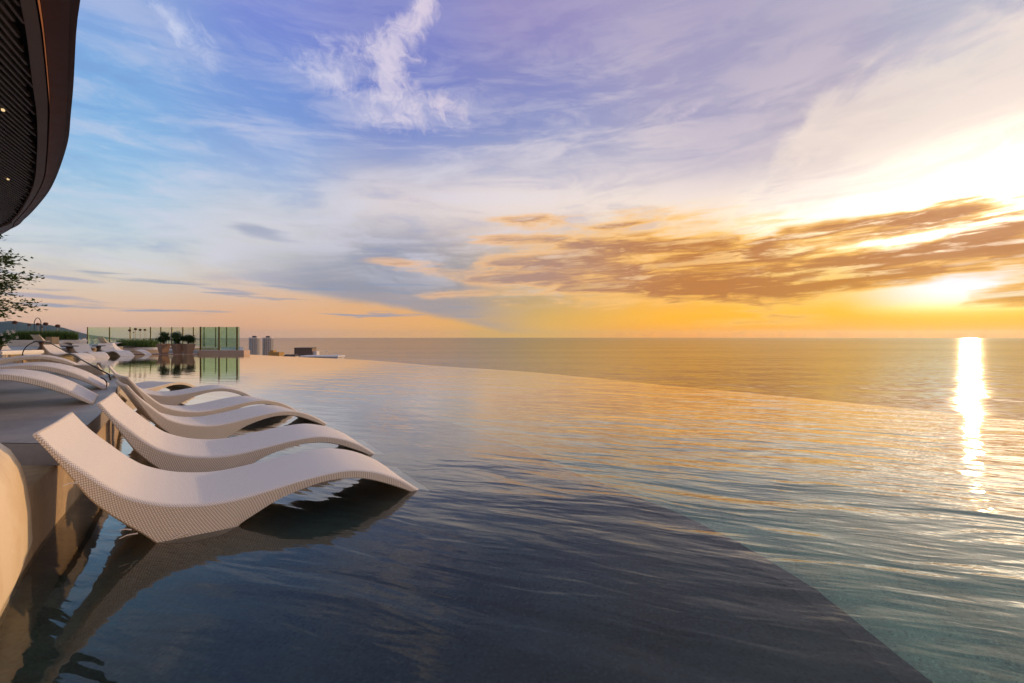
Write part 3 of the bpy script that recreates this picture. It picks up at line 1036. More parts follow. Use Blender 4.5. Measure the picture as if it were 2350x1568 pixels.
def make_lounger():
    root = thing('sun_lounger', 'white woven wave-shaped lounger', 'sun lounger')
    nst = 72
    T = catmull(TOP, nst)
    B = catmull(BOT, nst)
    arc = np.concatenate([[0], np.cumsum(np.linalg.norm(np.diff(T, axis=0), axis=1))])
    arcb = np.concatenate([[0], np.cumsum(np.linalg.norm(np.diff(B, axis=0), axis=1))])
    th = np.linalg.norm(T - B, axis=1)
    # woven top with rounded shoulders
    v, q, uv = [], [], []
    prof = [(0.0, 1.0), (0.12, 0.45), (0.45, 0.10), (1.0, 0.0)]
    for i in range(nst):
        r = min(0.020, th[i] * 0.35)
        dn = (B[i] - T[i]) / max(th[i], 1e-6)
        ring = [(a * r, b * r) for a, b in prof]
        ring = ring + [(LW * f, 0.0) for f in (0.25, 0.5, 0.75)] + [(LW - a * r, b * r) for a, b in reversed(prof)]
        acc, last = 0.0, None
        for w, dr in ring:
            s, z = T[i] + dn * dr
            sag = 0.006 * math.sin(math.pi * min(max(w / LW, 0), 1))      # the weave gives a little in the middle
            s_, z_ = s, z - sag
            v.append((s_, w, z_))
            if last is not None:
                acc += math.hypot(w - last[0], dr - last[1])
            last = (w, dr)
            uv.append((arc[i], acc))
    m_ = len(prof) * 2 + 3
    for i in range(nst - 1):
        for j in range(m_ - 1):
            q.append((i * m_ + j, (i + 1) * m_ + j, (i + 1) * m_ + j + 1, i * m_ + j + 1))
    uv_mesh('woven_top', v, q, uv, M['weave_top'], root)
    # side panels
    for wy in (0.0, LW):
        v, q, uv = [], [], []
        for i in range(nst):
            r = min(0.020, th[i] * 0.35)
            dn = (B[i] - T[i]) / max(th[i], 1e-6)
            for f in (r, r + (th[i] - 2 * r) * 0.33, r + (th[i] - 2 * r) * 0.66, th[i] - r * 0.5):
                s, z = T[i] + dn * f
                v.append((s, wy, z))
                uv.append(((arc[i] + arcb[i]) * 0.5, f))
        for i in range(nst - 1):
            for j in range(3):
                a_, b_, c_, d_ = i * 4 + j, i * 4 + j + 1, (i + 1) * 4 + j + 1, (i + 1) * 4 + j
                q.append((a_, b_, c_, d_) if wy == 0.0 else (d_, c_, b_, a_))
        uv_mesh('woven_side', v, q, uv, M['weave_side'], root)
    # underside, with the head and foot edges
    v, q, uv = [], [], []
    for i in range(nst):
        r = min(0.020, th[i] * 0.35)
        dn = (T[i] - B[i]) / max(th[i], 1e-6)
        for w, dr in ((0.0, r * 0.5), (r * 0.5, 0.0), (LW * 0.5, 0.0), (LW - r * 0.5, 0.0), (LW, r * 0.5)):
            s, z = B[i] + dn * dr
            v.append((s, w, z))
            uv.append((arcb[i], w))
    for i in range(nst - 1):
        for j in range(4):
            q.append((i * 5 + j, i * 5 + j + 1, (i + 1) * 5 + j + 1, (i + 1) * 5 + j))
    uv_mesh('woven_underside', v, q, uv, M['weave_side'], root)
    for i, nm in ((0, 'head_rail'), (nst - 1, 'foot_rail')):
        bm = bmesh.new()
        c = (T[i] + B[i]) / 2
        tube(bm, [(c[0], 0.004, c[1]), (c[0], LW / 2, c[1] - 0.006), (c[0], LW - 0.004, c[1])], max(th[i] * 0.52, 0.009), 10)
        obj(nm, bm, M['cane_end'], root, True)
    return root


proto = make_lounger()
used = []


def place_lounger(foot, theta, label, group, z=0.0, s_foot=1.93, scale=1.0):
    o = proto if not used else copy_tree(proto)
    used.append(o)
    a = math.radians(theta)
    u = Vector((math.cos(a), math.sin(a)))
    h = Vector(foot[:2]) - u * s_foot * scale
    o.location = (h.x, h.y, z)
    o.rotation_euler = (0, 0, a)
    o.scale = (scale, scale, scale)
    tag(o, label, 'sun lounger', group)
    return o


G1 = 'woven loungers standing in the pool water'
place_lounger(spot(1665, 1962), 34.4, 'white woven wave lounger in the pool, nearest to the viewer and largest', G1)
place_lounger(spot(1492, 1816), 34.8, 'white woven lounger in the water directly behind the nearest one', G1)
place_lounger(spot(1303, 1697), 47, 'woven lounger in the water, third back from the viewer, its backrest seen edge on', G1)
place_lounger(spot(1190, 1648), 50, 'woven lounger in the water, fourth back, close beside the third one', G1)
place_lounger(spot(1018, 1595), 42, 'woven lounger in the water with a dark gap under its knee hump, fifth back', G1)
for pts_ in (((.155, .0, .375), (.125, -.012, .382), (.105, -.022, .376)), ((.36, .0, .095), (.335, -.012, .108), (.315, -.02, .110)), ((.385, .0, .07), (.345, -.02, .078), (.315, -.03, .07)),
             ((.60, .0, .02), (.56, -.02, .022), (.53, -.03, .012))):
    bm = bmesh.new()
    tube(bm, pts_, [0.004, 0.003, 0.002], 5)
    obj('loose_strand', bm, M['cane_end'], used[0])
u6 = Vector((math.cos(math.radians(78)), math.sin(math.radians(78))))
place_lounger(Vector((-6.12 * K, 6.72 * K)) + u6 * 1.93, 78, 'woven lounger in the water, sixth back, its low hump showing behind the fifth', G1)
G2 = 'woven loungers on the near deck'
dz = DECK_Z + 0.089
place_lounger((-3.52 * K, 3.788 * K), 40, 'nearest of the three woven loungers on the near deck, by the slab corner', G2, dz, 2.01)
place_lounger((-4.36 * K, 4.84 * K), 39, 'middle one of the three woven loungers on the near deck', G2, dz, 2.01)
place_lounger((-6.45 * K, 6.94 * K), 45, 'farthest of the three woven loungers on the near deck', G2, dz, 2.01)
G3 = 'loungers at the far left shore of the pool'
place_lounger((-19.9 * K, 18.6 * K), -4, 'far lounger beside the flowering bush, leftmost of the far row', G3, 0.2 * K)
place_lounger((-19.0 * K, 20.0 * K), -4, 'far lounger in the water under the dark handrail, pale cushion facing right', G3, 0.075)
place_lounger((-19.75 * K, 21.4 * K), -23, 'far lounger in the water just right of the handrail, backrest facing the viewer', G3, 0.075)
place_lounger((-19.85 * K, 23.0 * K), -20, 'far lounger with a tall backrest just left of the grass planter', G3, 0.075)
place_lounger((-20.15 * K, 24.9 * K), 12, 'far lounger seen from the side in front of the boat-shaped planter', G3, 0.075)
place_lounger((-24.5 * K, 25.7 * K), 76, 'deck lounger seen from behind with its dark back tilted, near the round grey table', 'deck loungers turned away', DECK_Z + 0.089)
place_lounger((-22.9 * K, 27.3 * K), 72, 'deck lounger turned away behind the two tall backrests, left of the grass planter', 'deck loungers turned away', DECK_Z + 0.07, 1.93, 0.8)

HAZE = 1.0e-5
# ================================================================== GLASS SCREENS
def screen(name, label, posts, glass, z0, z1, post_r, extra_end=None):
    """posts: list of (x, y); panes between neighbours"""
    t = thing(name, label, 'glass fence', (posts[0][0], posts[0][1], z0))
    o = Vector(t.location)
    for (x, y) in posts:
        bm = bmesh.new()
        box(bm, x - o.x - post_r, x - o.x + post_r, y - o.y - post_r, y - o.y + post_r, 0, z1 - z0)
        bmesh.ops.bevel(bm, geom=bm.edges[:], offset=post_r * 0.25, segments=1, affect='EDGES')
        obj('post', bm, M['post'], t)
    ends = list(posts) + ([extra_end] if extra_end else [])
    for (xa, ya), (xb, yb) in zip(ends, ends[1:]):
        d = Vector((xb - xa, yb - ya))
        L = d.length
        d.normalize()
        nn = Vector((-d.y, d.x)) * 0.006
        a_ = Vector((xa - o.x, ya - o.y)) + d * (post_r + 0.004)
        b_ = Vector((xb - o.x, yb - o.y)) - d * (post_r + 0.004)
        bm = bmesh.new()
        prism(bm, [a_ + nn, b_ + nn, b_ - nn, a_ - nn], 0.03, z1 - z0 - 0.012)
        obj('glass_pane', bm, glass, t)
    return t


D1 = 34.0 * K
post_px = [351, 439, 521, 603, 644, 688, 732, 774, 817, 863, 907, 949]
screen('glass_fence', 'long pale glass fence on posts behind the planters and pots at the far deck', [far(q, D1).to_tuple()[:2] for q in post_px], M['glass_far'], LOW_Z + 0.02, EYE + 38 / 1820 * D1, 0.036)
D2 = 26.3 * K
screen('glass_screen', 'taller green glass screen on a stone ledge at the pool corner', [far(q, D2).to_tuple()[:2] for q in (803, 877, 949)], M['glass'], 0.216 * K, EYE + 39.5 / 1820 * D2, 0.045,
       far(962, D2).to_tuple()[:2])
t = thing('low_wall', 'low yellow wall behind the pots and glass screen', 'wall', far(815, 28.0 * K)[:] )
bm = bmesh.new()
box(bm, -1.05 * K, 1.0 * K, -0.1, 0.1, LOW_Z, 0.275 * K)
bmesh.ops.bevel(bm, geom=bm.edges[:], offset=0.015, segments=1, affect='EDGES')
obj('wall_body', bm, M['yellow'], t)


# ================================================================== PLANTS
def leaf_cloud(name, pts, size, m, parent, seed=1, flat=0.5, kind='stuff'):
    """many separate folded leaves at the given points"""
    r = random.Random(seed)
    vs, fs = [], []
    for p in pts:
        s = size * r.uniform(0.6, 1.3)
        a = r.uniform(0, 2 * math.pi)
        d = Vector((math.cos(a), math.sin(a), r.uniform(-0.7, 0.7))).normalized()
        sd_ = d.cross(Vector((r.uniform(-flat, flat), r.uniform(-flat, flat), 1))).normalized()
        nrm = d.cross(sd_).normalized()
        p = Vector(p)
        i = len(vs)
        vs += [p, p + d * s * 0.5 + sd_ * s * 0.27 + nrm * s * 0.10, p + d * s, p + d * s * 0.5 - sd_ * s * 0.27 + nrm * s * 0.10]
        fs += [(i, i + 1, i + 2), (i, i + 2, i + 3)]
    o = raw(name, vs, fs, m, parent)
    if kind: o['kind'] = kind
    return o


def ball_points(n, c, r, seed, lumps=9, hollow=0.45):
    """points in an uneven crown of overlapping clumps"""
    q = random.Random(seed)
    cl = []
    for _ in range(lumps):
        d = Vector((q.gauss(0, 1), q.gauss(0, 1), q.gauss(0, 0.8))).normalized() * q.uniform(0.35, 0.75)
        cl.append((Vector((d.x * r[0], d.y * r[1], d.z * r[2])), q.uniform(0.30, 0.5)))
    out = []
    for _ in range(n):
        o_, s = q.choice(cl)
        d = Vector((q.gauss(0, 1), q.gauss(0, 1), q.gauss(0, 1))).normalized() * (s * q.uniform(hollow, 1.0))
        out.append(Vector(c) + o_ + Vector((d.x * r[0], d.y * r[1], d.z * r[2])))
    return out


# ---- three tapered square pots, each with a round shrub standing in it
def make_pot():
    t = thing('planter_pot', 'tapered square pot', 'planter pot')
    bm = bmesh.new()
    ring = []
    for hw, z in ((0.17, 0.0), (0.265, 0.56), (0.265, 0.62), (0.235, 0.62), (0.22, 0.54)):
        ring.append([bm.verts.new((sx * hw, sy * hw, z)) for sx, sy in ((-1, -1), (1, -1), (1, 1), (-1, 1))])
    for a_, b_ in zip(ring, ring[1:]):
        for k_ in range(4):
            bm.faces.new((a_[k_], a_[(k_ + 1) % 4], b_[(k_ + 1) % 4], b_[k_]))
    bm.faces.new(list(reversed(ring[0])))
    bmesh.ops.bevel(bm, geom=[e for e in bm.edges], offset=0.008, segments=1, affect='EDGES')
    obj('pot_wall', bm, M['pot'], t)
    bm = bmesh.new()
    prism(bm, [(-0.215, -0.215), (0.215, -0.215), (0.215, 0.215), (-0.215, 0.215)], 0.46, 0.55)
    obj('soil', bm, M['soil'], t)
    return t


def make_shrub(seed, h):
    t = thing('potted_shrub', 'round dark green shrub', 'shrub')
    bm = bmesh.new()
    q = random.Random(seed)
    for k_ in range(5):
        a_ = q.uniform(0, 6.28)
        tube(bm, [(0, 0, -0.04), (0.05 * math.cos(a_), 0.05 * math.sin(a_), 0.16), (0.24 * math.cos(a_), 0.24 * math.sin(a_), 0.34 + 0.12 * q.random())], [0.022, 0.018, 0.008], 6)
    obj('stem', bm, M['bark'], t)
    leaf_cloud('foliage', ball_points(1500, (0, 0, 0.06 + h * 0.5), (0.43, 0.43, h * 0.58), seed, 14, 0.2), 0.115, M['leaf_dark'], t, seed)
    return t


pot0 = make_pot()
pot_spec = [(655, 25.75, 'left', 21, 0.72, 40), (712, 25.8, 'middle', 22, 0.78, 47), (754, 25.85, 'right', 23, 0.74, 44)]
for i, (xp, d, w, seed, h, rz) in enumerate(pot_spec):
    p = pot0 if i == 0 else copy_tree(pot0)
    q = far(xp, d * K)
    p.location = (q.x, q.y, 0.036)
    p.rotation_euler = (0, 0, math.radians(-24 + i * 2))
    tag(p, {'left': 'leftmost of the three tapered taupe pots at the water edge', 'middle': 'middle one of the three tapered taupe pots at the water edge',
            'right': 'rightmost of the three tapered taupe pots, nearest the glass screen'}[w], None, 'tapered pots at the water edge')
    s = make_shrub(seed, h)
    s.location = (q.x, q.y, 0.036 + 0.56)
    s.rotation_euler = (0, 0, seed)
    tag(s, {'left': 'leafy green shrub growing in the leftmost tapered pot', 'middle': 'leafy green shrub growing in the middle tapered pot',
            'right': 'leafy green shrub growing in the rightmost tapered pot'}[w], None, 'shrubs in the tapered pots')


def grass_clump(name, n, area, h, parent, seed, z0=0.0):
    r = random.Random(seed)
    vs, fs = [], []
    for _ in range(n):
        x, y = area(r)
        hh = h * r.uniform(0.55, 1.08)
        a_ = r.uniform(0, 6.28)
        lean = r.uniform(0.05, 0.42) * hh
        w = 0.013
        dx, dy = math.cos(a_), math.sin(a_)
        i = len(vs)
        vs += [(x - dy * w, y + dx * w, z0), (x + dy * w, y - dx * w, z0),
               (x + dx * lean * 0.35 + dy * w * 0.8, y + dy * lean * 0.35 - dx * w * 0.8, z0 + hh * 0.6), (x + dx * lean * 0.35 - dy * w * 0.8, y + dy * lean * 0.35 + dx * w * 0.8, z0 + hh * 0.6),
               (x + dx * lean, y + dy * lean, z0 + hh)]
        fs += [(i, i + 1, i + 2, i + 3), (i + 3, i + 2, i + 4)]
    o = raw(name, vs, fs, M['grass'], parent)
    o['kind'] = 'stuff'
    return o


def oval(a, b, n=40, pw=1.0):
    return [(a * math.cos(2 * math.pi * k_ / n), b * math.copysign(abs(math.sin(2 * math.pi * k_ / n)) ** pw, math.sin(2 * math.pi * k_ / n))) for k_ in range(n)]


def oval_planter(t, a, b, z0, z1, m, pw=1.0):
    o_, i_ = oval(a, b, 40, pw), oval(a - 0.12, b - 0.12, 40, pw)
    lo_ = oval(a * 0.96, b * 0.92, 40, pw)
    bm = bmesh.new()
    rows_ = [[bm.verts.new((*q, z)) for q in pts] for pts, z in ((lo_, z0), (o_, z1 - 0.05), (o_, z1), (i_, z1), (i_, z1 - 0.1))]
    for r0, r1 in zip(rows_, rows_[1:]):
        for k_ in range(40):
            bm.faces.new((r0[k_], r0[(k_ + 1) % 40], r1[(k_ + 1) % 40], r1[k_]))
    obj('planter_wall', bm, m, t)
    bm = bmesh.new()
    prism(bm, oval(a - 0.118, b - 0.118, 40, pw), z0 + 0.05, z1 - 0.06)
    obj('soil', bm, M['soil'], t)


def in_oval(a, b):
    def f(r):
        while True:
            x, y = r.uniform(-a, a), r.uniform(-b, b)
            if (x / a) ** 2 + (y / b) ** 2 < 1:
                return x, y
    return f


# white boat-shaped planter by the pots
c = far(553, 27.6 * K)
t = thing('boat_planter', 'white boat-shaped planter full of tall grass beside the three pots', 'planter', (c.x, c.y, -0.1), 0.02)
oval_planter(t, 1.42 * K, 1.0 * K, 0.0, 0.36 * K + 0.1, M['white_stone'])
grass_clump('grass', 2600, in_oval(1.12 * K, 0.8 * K), 0.62, t, 5, 0.36 * K + 0.03)

# grass planter on the far deck
c = far(165, 28.2 * K)
t = thing('deck_planter', 'long pale planter with green grass on the far left deck', 'planter', (c.x, c.y, DECK_Z), 0.05)
oval_planter(t, 2.55 * K, 0.8 * K, 0.0, 0.36 * K, M['white_stone'], 0.6)
grass_clump('grass', 4200, in_oval(2.15 * K, 0.62 * K), 0.70, t, 9, 0.33 * K)


def allium(xp, yp, d, zb, rad, label, group, seed):
    q = far(xp, d, yp)
    t = thing('globe_flower', label, 'flower', (q.x, q.y, zb), 0, group)
    r = random.Random(seed)
    bm = bmesh.new()
    hgt = q.z - zb
    tube(bm, [(r.uniform(-.03, .03), 0, 0), (0.01, 0, hgt * 0.5), (0, 0, hgt)], 0.012, 6)
    obj('stalk', bm, M['stem'], t)
    vs, fs = [], []
    for _ in range(150):
        dv = Vector((r.gauss(0, 1), r.gauss(0, 1), r.gauss(0, 1) * 0.8)).normalized() * rad * r.uniform(0.75, 1.05)
        dv.z *= 0.85
        s_ = rad * 0.20
        a1 = dv.cross(Vector((0.3, 0.2, 1))).normalized() * s_
        a2 = dv.normalized().cross(a1.normalized()) * s_
        i = len(vs)
        b0 = Vector((0, 0, hgt))
        vs += [b0 + dv + a1, b0 + dv - a1 * 0.5 + a2, b0 + dv - a1 * 0.5 - a2, b0 + dv * 0.2]
        fs += [(i, i + 1, i + 2), (i, i + 1, i + 3), (i + 1, i + 2, i + 3)]
    obj_ = raw('flower_head', vs, fs, M['seed'], t)
    return t


GA = 'globe seed heads in the far deck planter'
for xp, yp, rad, lab in ((60, 1290, 0.115, 'brown globe flower on a tall stalk, leftmost above the bush'), (117, 1300, 0.075, 'small dark globe flower just left of the iron arch'),
                         (152, 1297, 0.10, 'dark globe flower framed inside the iron arch'), (183, 1296, 0.11, 'brown globe flower just right of the iron arch'),
                         (231, 1304, 0.115, 'brown globe flower at the right end of the far deck planter'), (168, 1308, 0.055, 'tiny dark bud touching the right leg of the iron arch')):
    allium(xp, yp, 28.2 * K, DECK_Z + 0.33 * K, rad * 1.2, lab, GA, xp)
GB = 'globe seed heads in the boat planter'
for xp, yp, rad, lab in ((519, 1322, 0.085, 'round dark seed head, leftmost above the boat planter'), (542, 1317, 0.09, 'tallest seed head above the boat planter'),
                         (561, 1320, 0.085, 'pale seed head third from left above the boat planter'), (580, 1320, 0.08, 'rightmost seed head above the boat planter'),
                         (535, 1330, 0.04, 'small low bud between the two left seed heads of the boat planter')):
    allium(xp, yp, 27.5 * K, 0.33 * K, rad, lab, GB, xp)

# iron arch in the deck planter
c = far(151, 28.0 * K)
t = thing('garden_arch', 'slim dark iron hoop arch standing among the globe flowers', 'arch', (c.x, c.y, DECK_Z))
bm = bmesh.new()
topz = EYE + (1347 - 1272) / 1820 * 28.0 * K - DECK_Z
pts = [(-0.23, 0, 0.2)] + [(-0.23 * math.cos(a_), 0, topz - 0.42 + 0.42 * math.sin(a_)) for a_ in np.linspace(0, math.pi, 13)] + [(0.23, 0, 0.2)]
tube(bm, pts, 0.021, 8)
obj('hoop', bm, M['iron'], t, True)
bm = bmesh.new()
tube(bm, [(-0.16, 0, 0.75), (0.16, 0, 0.75)], 0.014, 6)
obj('crossbar', bm, M['iron'], t)

# white flowering bush, left edge, in a low kerbed bed
c = far(6, 14.5 * K)
t = thing('kerb_bed', 'low white kerb of the planting bed at the left edge of the deck', 'planter', (c.x, c.y, DECK_Z))
bm = bmesh.new()
box(bm, -2.4, 0.62 * K, -0.55 * K, 0.75 * K, 0.0, 0.12 * K)
bmesh.ops.bevel(bm, geom=bm.edges[:], offset=0.03, segments=2, affect='EDGES')
obj('kerb', bm, M['white_stone'], t)
t = thing('flowering_bush', 'dark green bush dotted with white flowers at the left edge', 'bush', (c.x, c.y, DECK_Z + 0.12 * K - 0.01))
bm = bmesh.new()
q_ = random.Random(3)
for k_ in range(9):
    a_ = q_.uniform(0, 6.28)
    tube(bm, [(0.2 * math.cos(a_) - 0.3, 0.15 * math.sin(a_), 0), (0.4 * math.cos(a_) - 0.3, 0.3 * math.sin(a_), 0.5)], [0.02, 0.008], 6)
obj('stem', bm, M['bark'], t)
leaf_cloud('foliage', ball_points(2600, (-0.35, 0, 0.34 * K), (0.85, 0.5, 0.36 * K), 12, 26, 0.2), 0.085, M['leaf_dark'], t, 12)
vs, fs = [], []
for xp, yp in ((39, 1317 + 0), (62, 1316), (68, 1320), (47, 1326), (84, 1341), (59, 1356), (43, 1368), (40, 1371), (12, 1330), (22, 1350)):
    p_ = far(xp * 0.86, 14.05 * K, yp + 8) - Vector(t.location)
    for k_ in range(5):
        a_ = k_ * 1.256
        d_ = Vector((math.cos(a_), -0.5, math.sin(a_))).normalized() * 0.055
        e_ = Vector((math.cos(a_ + 0.7), -0.3, math.sin(a_ + 0.7))).normalized() * 0.045
        i = len(vs)
        vs += [p_, p_ + d_, p_ + (d_ + e_) * 0.75, p_ + e_]
        fs += [(i, i + 1, i + 2, i + 3)]
obj_ = raw('flower', vs, fs, M['petal'], t)
obj_['kind'] = 'stuff'

# ---- tree leaning in at the left edge
tx, ty = -9.82, 7.6
t = thing('broadleaf_tree', 'leafy tree reaching in from the left edge under the roof overhang', 'tree', (tx, ty, DECK_Z))
bm = bmesh.new()
tube(bm, [(0, 0, 0), (0.05, 0, 0.8), (-0.03, 0.03, 1.7), (0.06, 0, 2.7), (0.05, 0, 3.8)], [0.09, 0.075, 0.06, 0.04, 0.015], 10)
obj('trunk', bm, M['bark'], t, True)
q_ = random.Random(31)
pts = []
for k_ in range(84):
    z0_ = 0.95 + 2.95 * (k_ + q_.random()) / 84
    a_ = q_.uniform(-1.9, 1.9) if k_ % 3 else q_.uniform(0, 6.28)
    prof = 0.55 + 0.62 * math.exp(-((z0_ - 1.45) / 0.75) ** 2)
    ln = prof * q_.uniform(0.65, 1.12)
    dv = Vector((math.cos(a_), math.sin(a_), q_.uniform(-0.05, 0.4)))
    bm = bmesh.new()
    b0 = Vector((0.03, 0, z0_))
    mid_ = b0 + dv * ln * 0.5 + Vector((0, 0, 0.04))
    end_ = b0 + dv * ln + Vector((0, 0, -0.05))
    tube(bm, [b0, mid_, end_], [0.018, 0.011, 0.004], 5)
    obj('branch', bm, M['bark'], t)
    for j in range(170):
        f = 0.25 + 0.77 * math.sqrt(q_.random())
        base = b0.lerp(mid_, f * 2) if f < 0.5 else mid_.lerp(end_, f * 2 - 1)
        sp = 0.10 + 0.10 * (1 - f)
        pts.append(base + Vector((q_.gauss(0, sp), q_.gauss(0, sp), q_.gauss(0, sp * 0.55))))
leaf_cloud('crown', pts, 0.080, M['leaf_tree'], t, 77)


# ================================================================== TABLES AND RAIL
def make_table():
    t = thing('side_table', 'small round grey side table', 'side table')
    bm = bmesh.new()
    lathe(bm, [(0.27, 0.0), (0.30, 0.012), (0.30, 0.045), (0.285, 0.055)], 28, (0, 0, 0.40))
    obj('table_top', bm, M['table'], t)
    bm = bmesh.new()
    lathe(bm, [(0.17, 0.0), (0.15, 0.03), (0.07, 0.2), (0.12, 0.398)], 20)
    obj('pedestal', bm, M['table_leg'], t, True)
    return t


tab0 = make_table()
for i, (xp, d, z, lab) in enumerate(((167, 20.5, DECK_Z - 0.04, 'round grey side table beside the deck lounger turned away, under the handrail'),
                                     (278, 21.6, 0.18, 'wide low grey side table between the two loungers of the far row'),
                                     (395, 23.2, 0.16, 'small grey side table between the two tall far backrests'))):
    o = tab0 if i == 0 else copy_tree(tab0)
    q = far(xp, d * K)
    o.location = (q.x, q.y, z)
    o.scale = (1.25, 1.25, 1.0) if i == 1 else (1, 1, 1)
    tag(o, lab, None, 'grey side tables at the far shore')

a0 = far(437, 5.9 * K, 1499)
a1 = far(198, 8.6 * K, 1371)
a2 = far(150, 9.0 * K, 1366)
a3 = far(118, 9.0 * K, 1378)
a4 = far(100, 9.0 * K, 1394)
a5 = far(91, 9.0 * K, 1412)
a6 = Vector((a5.x, a5.y, DECK_Z))
t = thing('handrail', 'thin dark metal handrail sloping down over the deck loungers', 'handrail', (a0.x, a0.y, DECK_Z))
bm = bmesh.new()
cur = [a0 + (a1 - a0) * f for f in (0, 0.3, 0.6, 0.9)] + [tuple(q) for q in catmull([tuple(v) for v in (a1, a2, a3, a4, a5)], 20)] + [a6]
tube(bm, [Vector(q) - Vector(t.location) for q in cur], 0.0095, 8)
obj('rail', bm, M['iron'], t, True)
bm = bmesh.new()
tube(bm, [a0 - Vector(t.location), Vector((0.0, 0.02, 0))], 0.0095, 8)
obj('foot_post', bm, M['iron'], t, True)
g0 = far(406, 4.95 * K, 1510)
t = thing('grab_rail', 'short curved dark grab rail beside the middle deck lounger', 'grab rail', (g0.x, g0.y, DECK_Z))
bm = bmesh.new()
gp_ = [far(x_, d_ * K, y_) - Vector(t.location) for x_, y_, d_ in ((404, 1510, 5.0), (418, 1518, 5.0), (427, 1531, 5.0), (427, 1548, 5.0))]
gp_.append(Vector((gp_[-1].x, gp_[-1].y, 0.0)))
tube(bm, [tuple(q) for q in catmull([tuple(v) for v in gp_], 16)], 0.0065, 8)
obj('rail', bm, M['iron'], t, True)
# block seat in front of the far planter
c = far(210, 21.8 * K)
t = thing('stone_block', 'small tan stone block in front of the far grass planter', 'stone block', (c.x, c.y, DECK_Z))
bm = bmesh.new()
box(bm, -0.17, 0.17, -0.2, 0.2, 0, 0.55 * K)
bmesh.ops.bevel(bm, geom=bm.edges[:], offset=0.012, segments=2, affect='EDGES')
obj('block', bm, M['wall'], t)

# ================================================================== FAR COAST
def terrain(name, x0, x1, y0, y1, nx, ny, hf, m):
    vs_, fs_ = [], []
    for j in range(ny + 1):
        for i in range(nx + 1):
            x, y = x0 + (x1 - x0) * i / nx, y0 + (y1 - y0) * j / ny
            vs_.append((x, y, hf(x, y)))
    for j in range(ny):
        for i in range(nx):
            k_ = j * (nx + 1) + i
            fs_.append((k_, k_ + 1, k_ + nx + 2, k_ + nx + 1))
    return tag(raw(name, vs_, fs_, m, None, True), kind='structure')


from mathutils import noise as mnoise


def hill_h(x, y):
    """long ridge: tallest at the far left, running out to the right"""
    a_ = x / y
    crest = np.interp(a_, [-1.30, -1.14, -1.09, -1.06, -1.02, -0.985, -0.955, -0.93, -0.90, -0.86], [500, 330, 318, 270, 250, 210, 110, 40, 12, -40])
    prof = math.exp(-((y - 9800) / 1300.0) ** 2)
    nz = mnoise.fractal(Vector((x * 0.0011, y * 0.0011, 0)), 1.0, 2.0, 5)
    return SEA - 6 + (crest + 78) * prof * (1 + 0.10 * nz) + 6 * nz


terrain('hills', -14500, -7600, 7000, 12600, 90, 50, hill_h, M['forest'])
land_pts = [(-560, 420), (-60, 330), (-60, 700), (-330, 1150), (-900, 1500), (-1650, 2400), (-3000, 4200), (-6200, 8300), (-8200, 10400), (-16000, 12500), (-16000, 420)]
tag(sheet('coast_land', land_pts, SEA + 2.5, M['land']), kind='structure')

r = random.Random(11)
vs, fs = [], []
def city_box(x, y, w, d, h):
    i = len(vs)
    for z in (SEA + 2.4, SEA + 2.4 + h):
        vs.extend([(x - w, y - d, z), (x + w, y - d, z), (x + w, y + d, z), (x - w, y + d, z)])
    fs.extend([(i + 4, i + 5, i + 6, i + 7), (i, i + 1, i + 5, i + 4), (i + 1, i + 2, i + 6, i + 5), (i + 2, i + 3, i + 7, i + 6), (i + 3, i, i + 4, i + 7)])
for _ in range(1500):
    y = r.uniform(2300, 8000)
    a_ = r.uniform(-0.99, -0.80) if r.random() < 0.75 else r.uniform(-1.15, -0.70)
    x = a_ * y
    lim = np.interp(y, [2400, 4200, 8300], [-1750, -3150, -6300])
    if x > lim:
        continue
    city_box(x, y, r.uniform(5, 16), r.uniform(5, 14), r.choice((6, 8, 10, 12, 16, 24, 40)) * r.uniform(0.8, 1.2))
tag(raw('distant_city', vs, fs, M['city']), kind='stuff')


def round_tower(xp, rpx, D, ytop, label):
    c_ = far(xp, D)
    t = thing('apartment_tower', label, 'tower', (c_.x, c_.y, SEA + 2.4), 0, 'twin round towers on the shore')
    R = rpx / 1820 * D
    H = EYE - (ytop - 1347) / 1820 * D - (SEA + 2.4)
    bm = bmesh.new()
    lathe(bm, [(R, 0), (R, H)], 40)
    obj('shaft', bm, M['tower'], t)
    bm = bmesh.new()
    for k_ in range(16):
        a_ = 2 * math.pi * k_ / 16
        mm = Matrix.Rotation(a_, 4, 'Z')
        box(bm, R - 0.1, R + 0.9, -0.6, 0.6, 0, H + 0.6, mm)
    o_ = obj('fin', bm, M['city'], t)
    o_['kind'] = 'stuff'
    bm = bmesh.new()
    for k_ in range(1, 22):
        z = H * k_ / 22
        lathe(bm, [(R + 0.05, z), (R + 0.55, z + 0.02), (R + 0.55, z + 0.9), (R + 0.05, z + 0.92)], 40)
    o_ = obj('balcony_ring', bm, M['city'], t)
    o_['kind'] = 'stuff'
    bm = bmesh.new()
    lathe(bm, [(R * 0.99, H + 0.05), (R * 1.06, H + 0.4), (R * 1.06, H + 2.2), (R * 0.99, H + 2.3)], 40)
    obj('parapet', bm, M['roof_white'], t)
    bm = bmesh.new()
    lathe(bm, [(R * 0.42, H + 2.31), (R * 0.42, H + 5.0), (R * 0.30, H + 5.4)], 24)
    obj('roof_cap', bm, M['roof_dark'], t)
    return t


round_tower(1018, 18, 900, 1355, 'left one of the twin round towers rising behind the pool edge')
round_tower(1072, 17.5, 930, 1355, 'right one of the twin round towers, beside the low tan block')

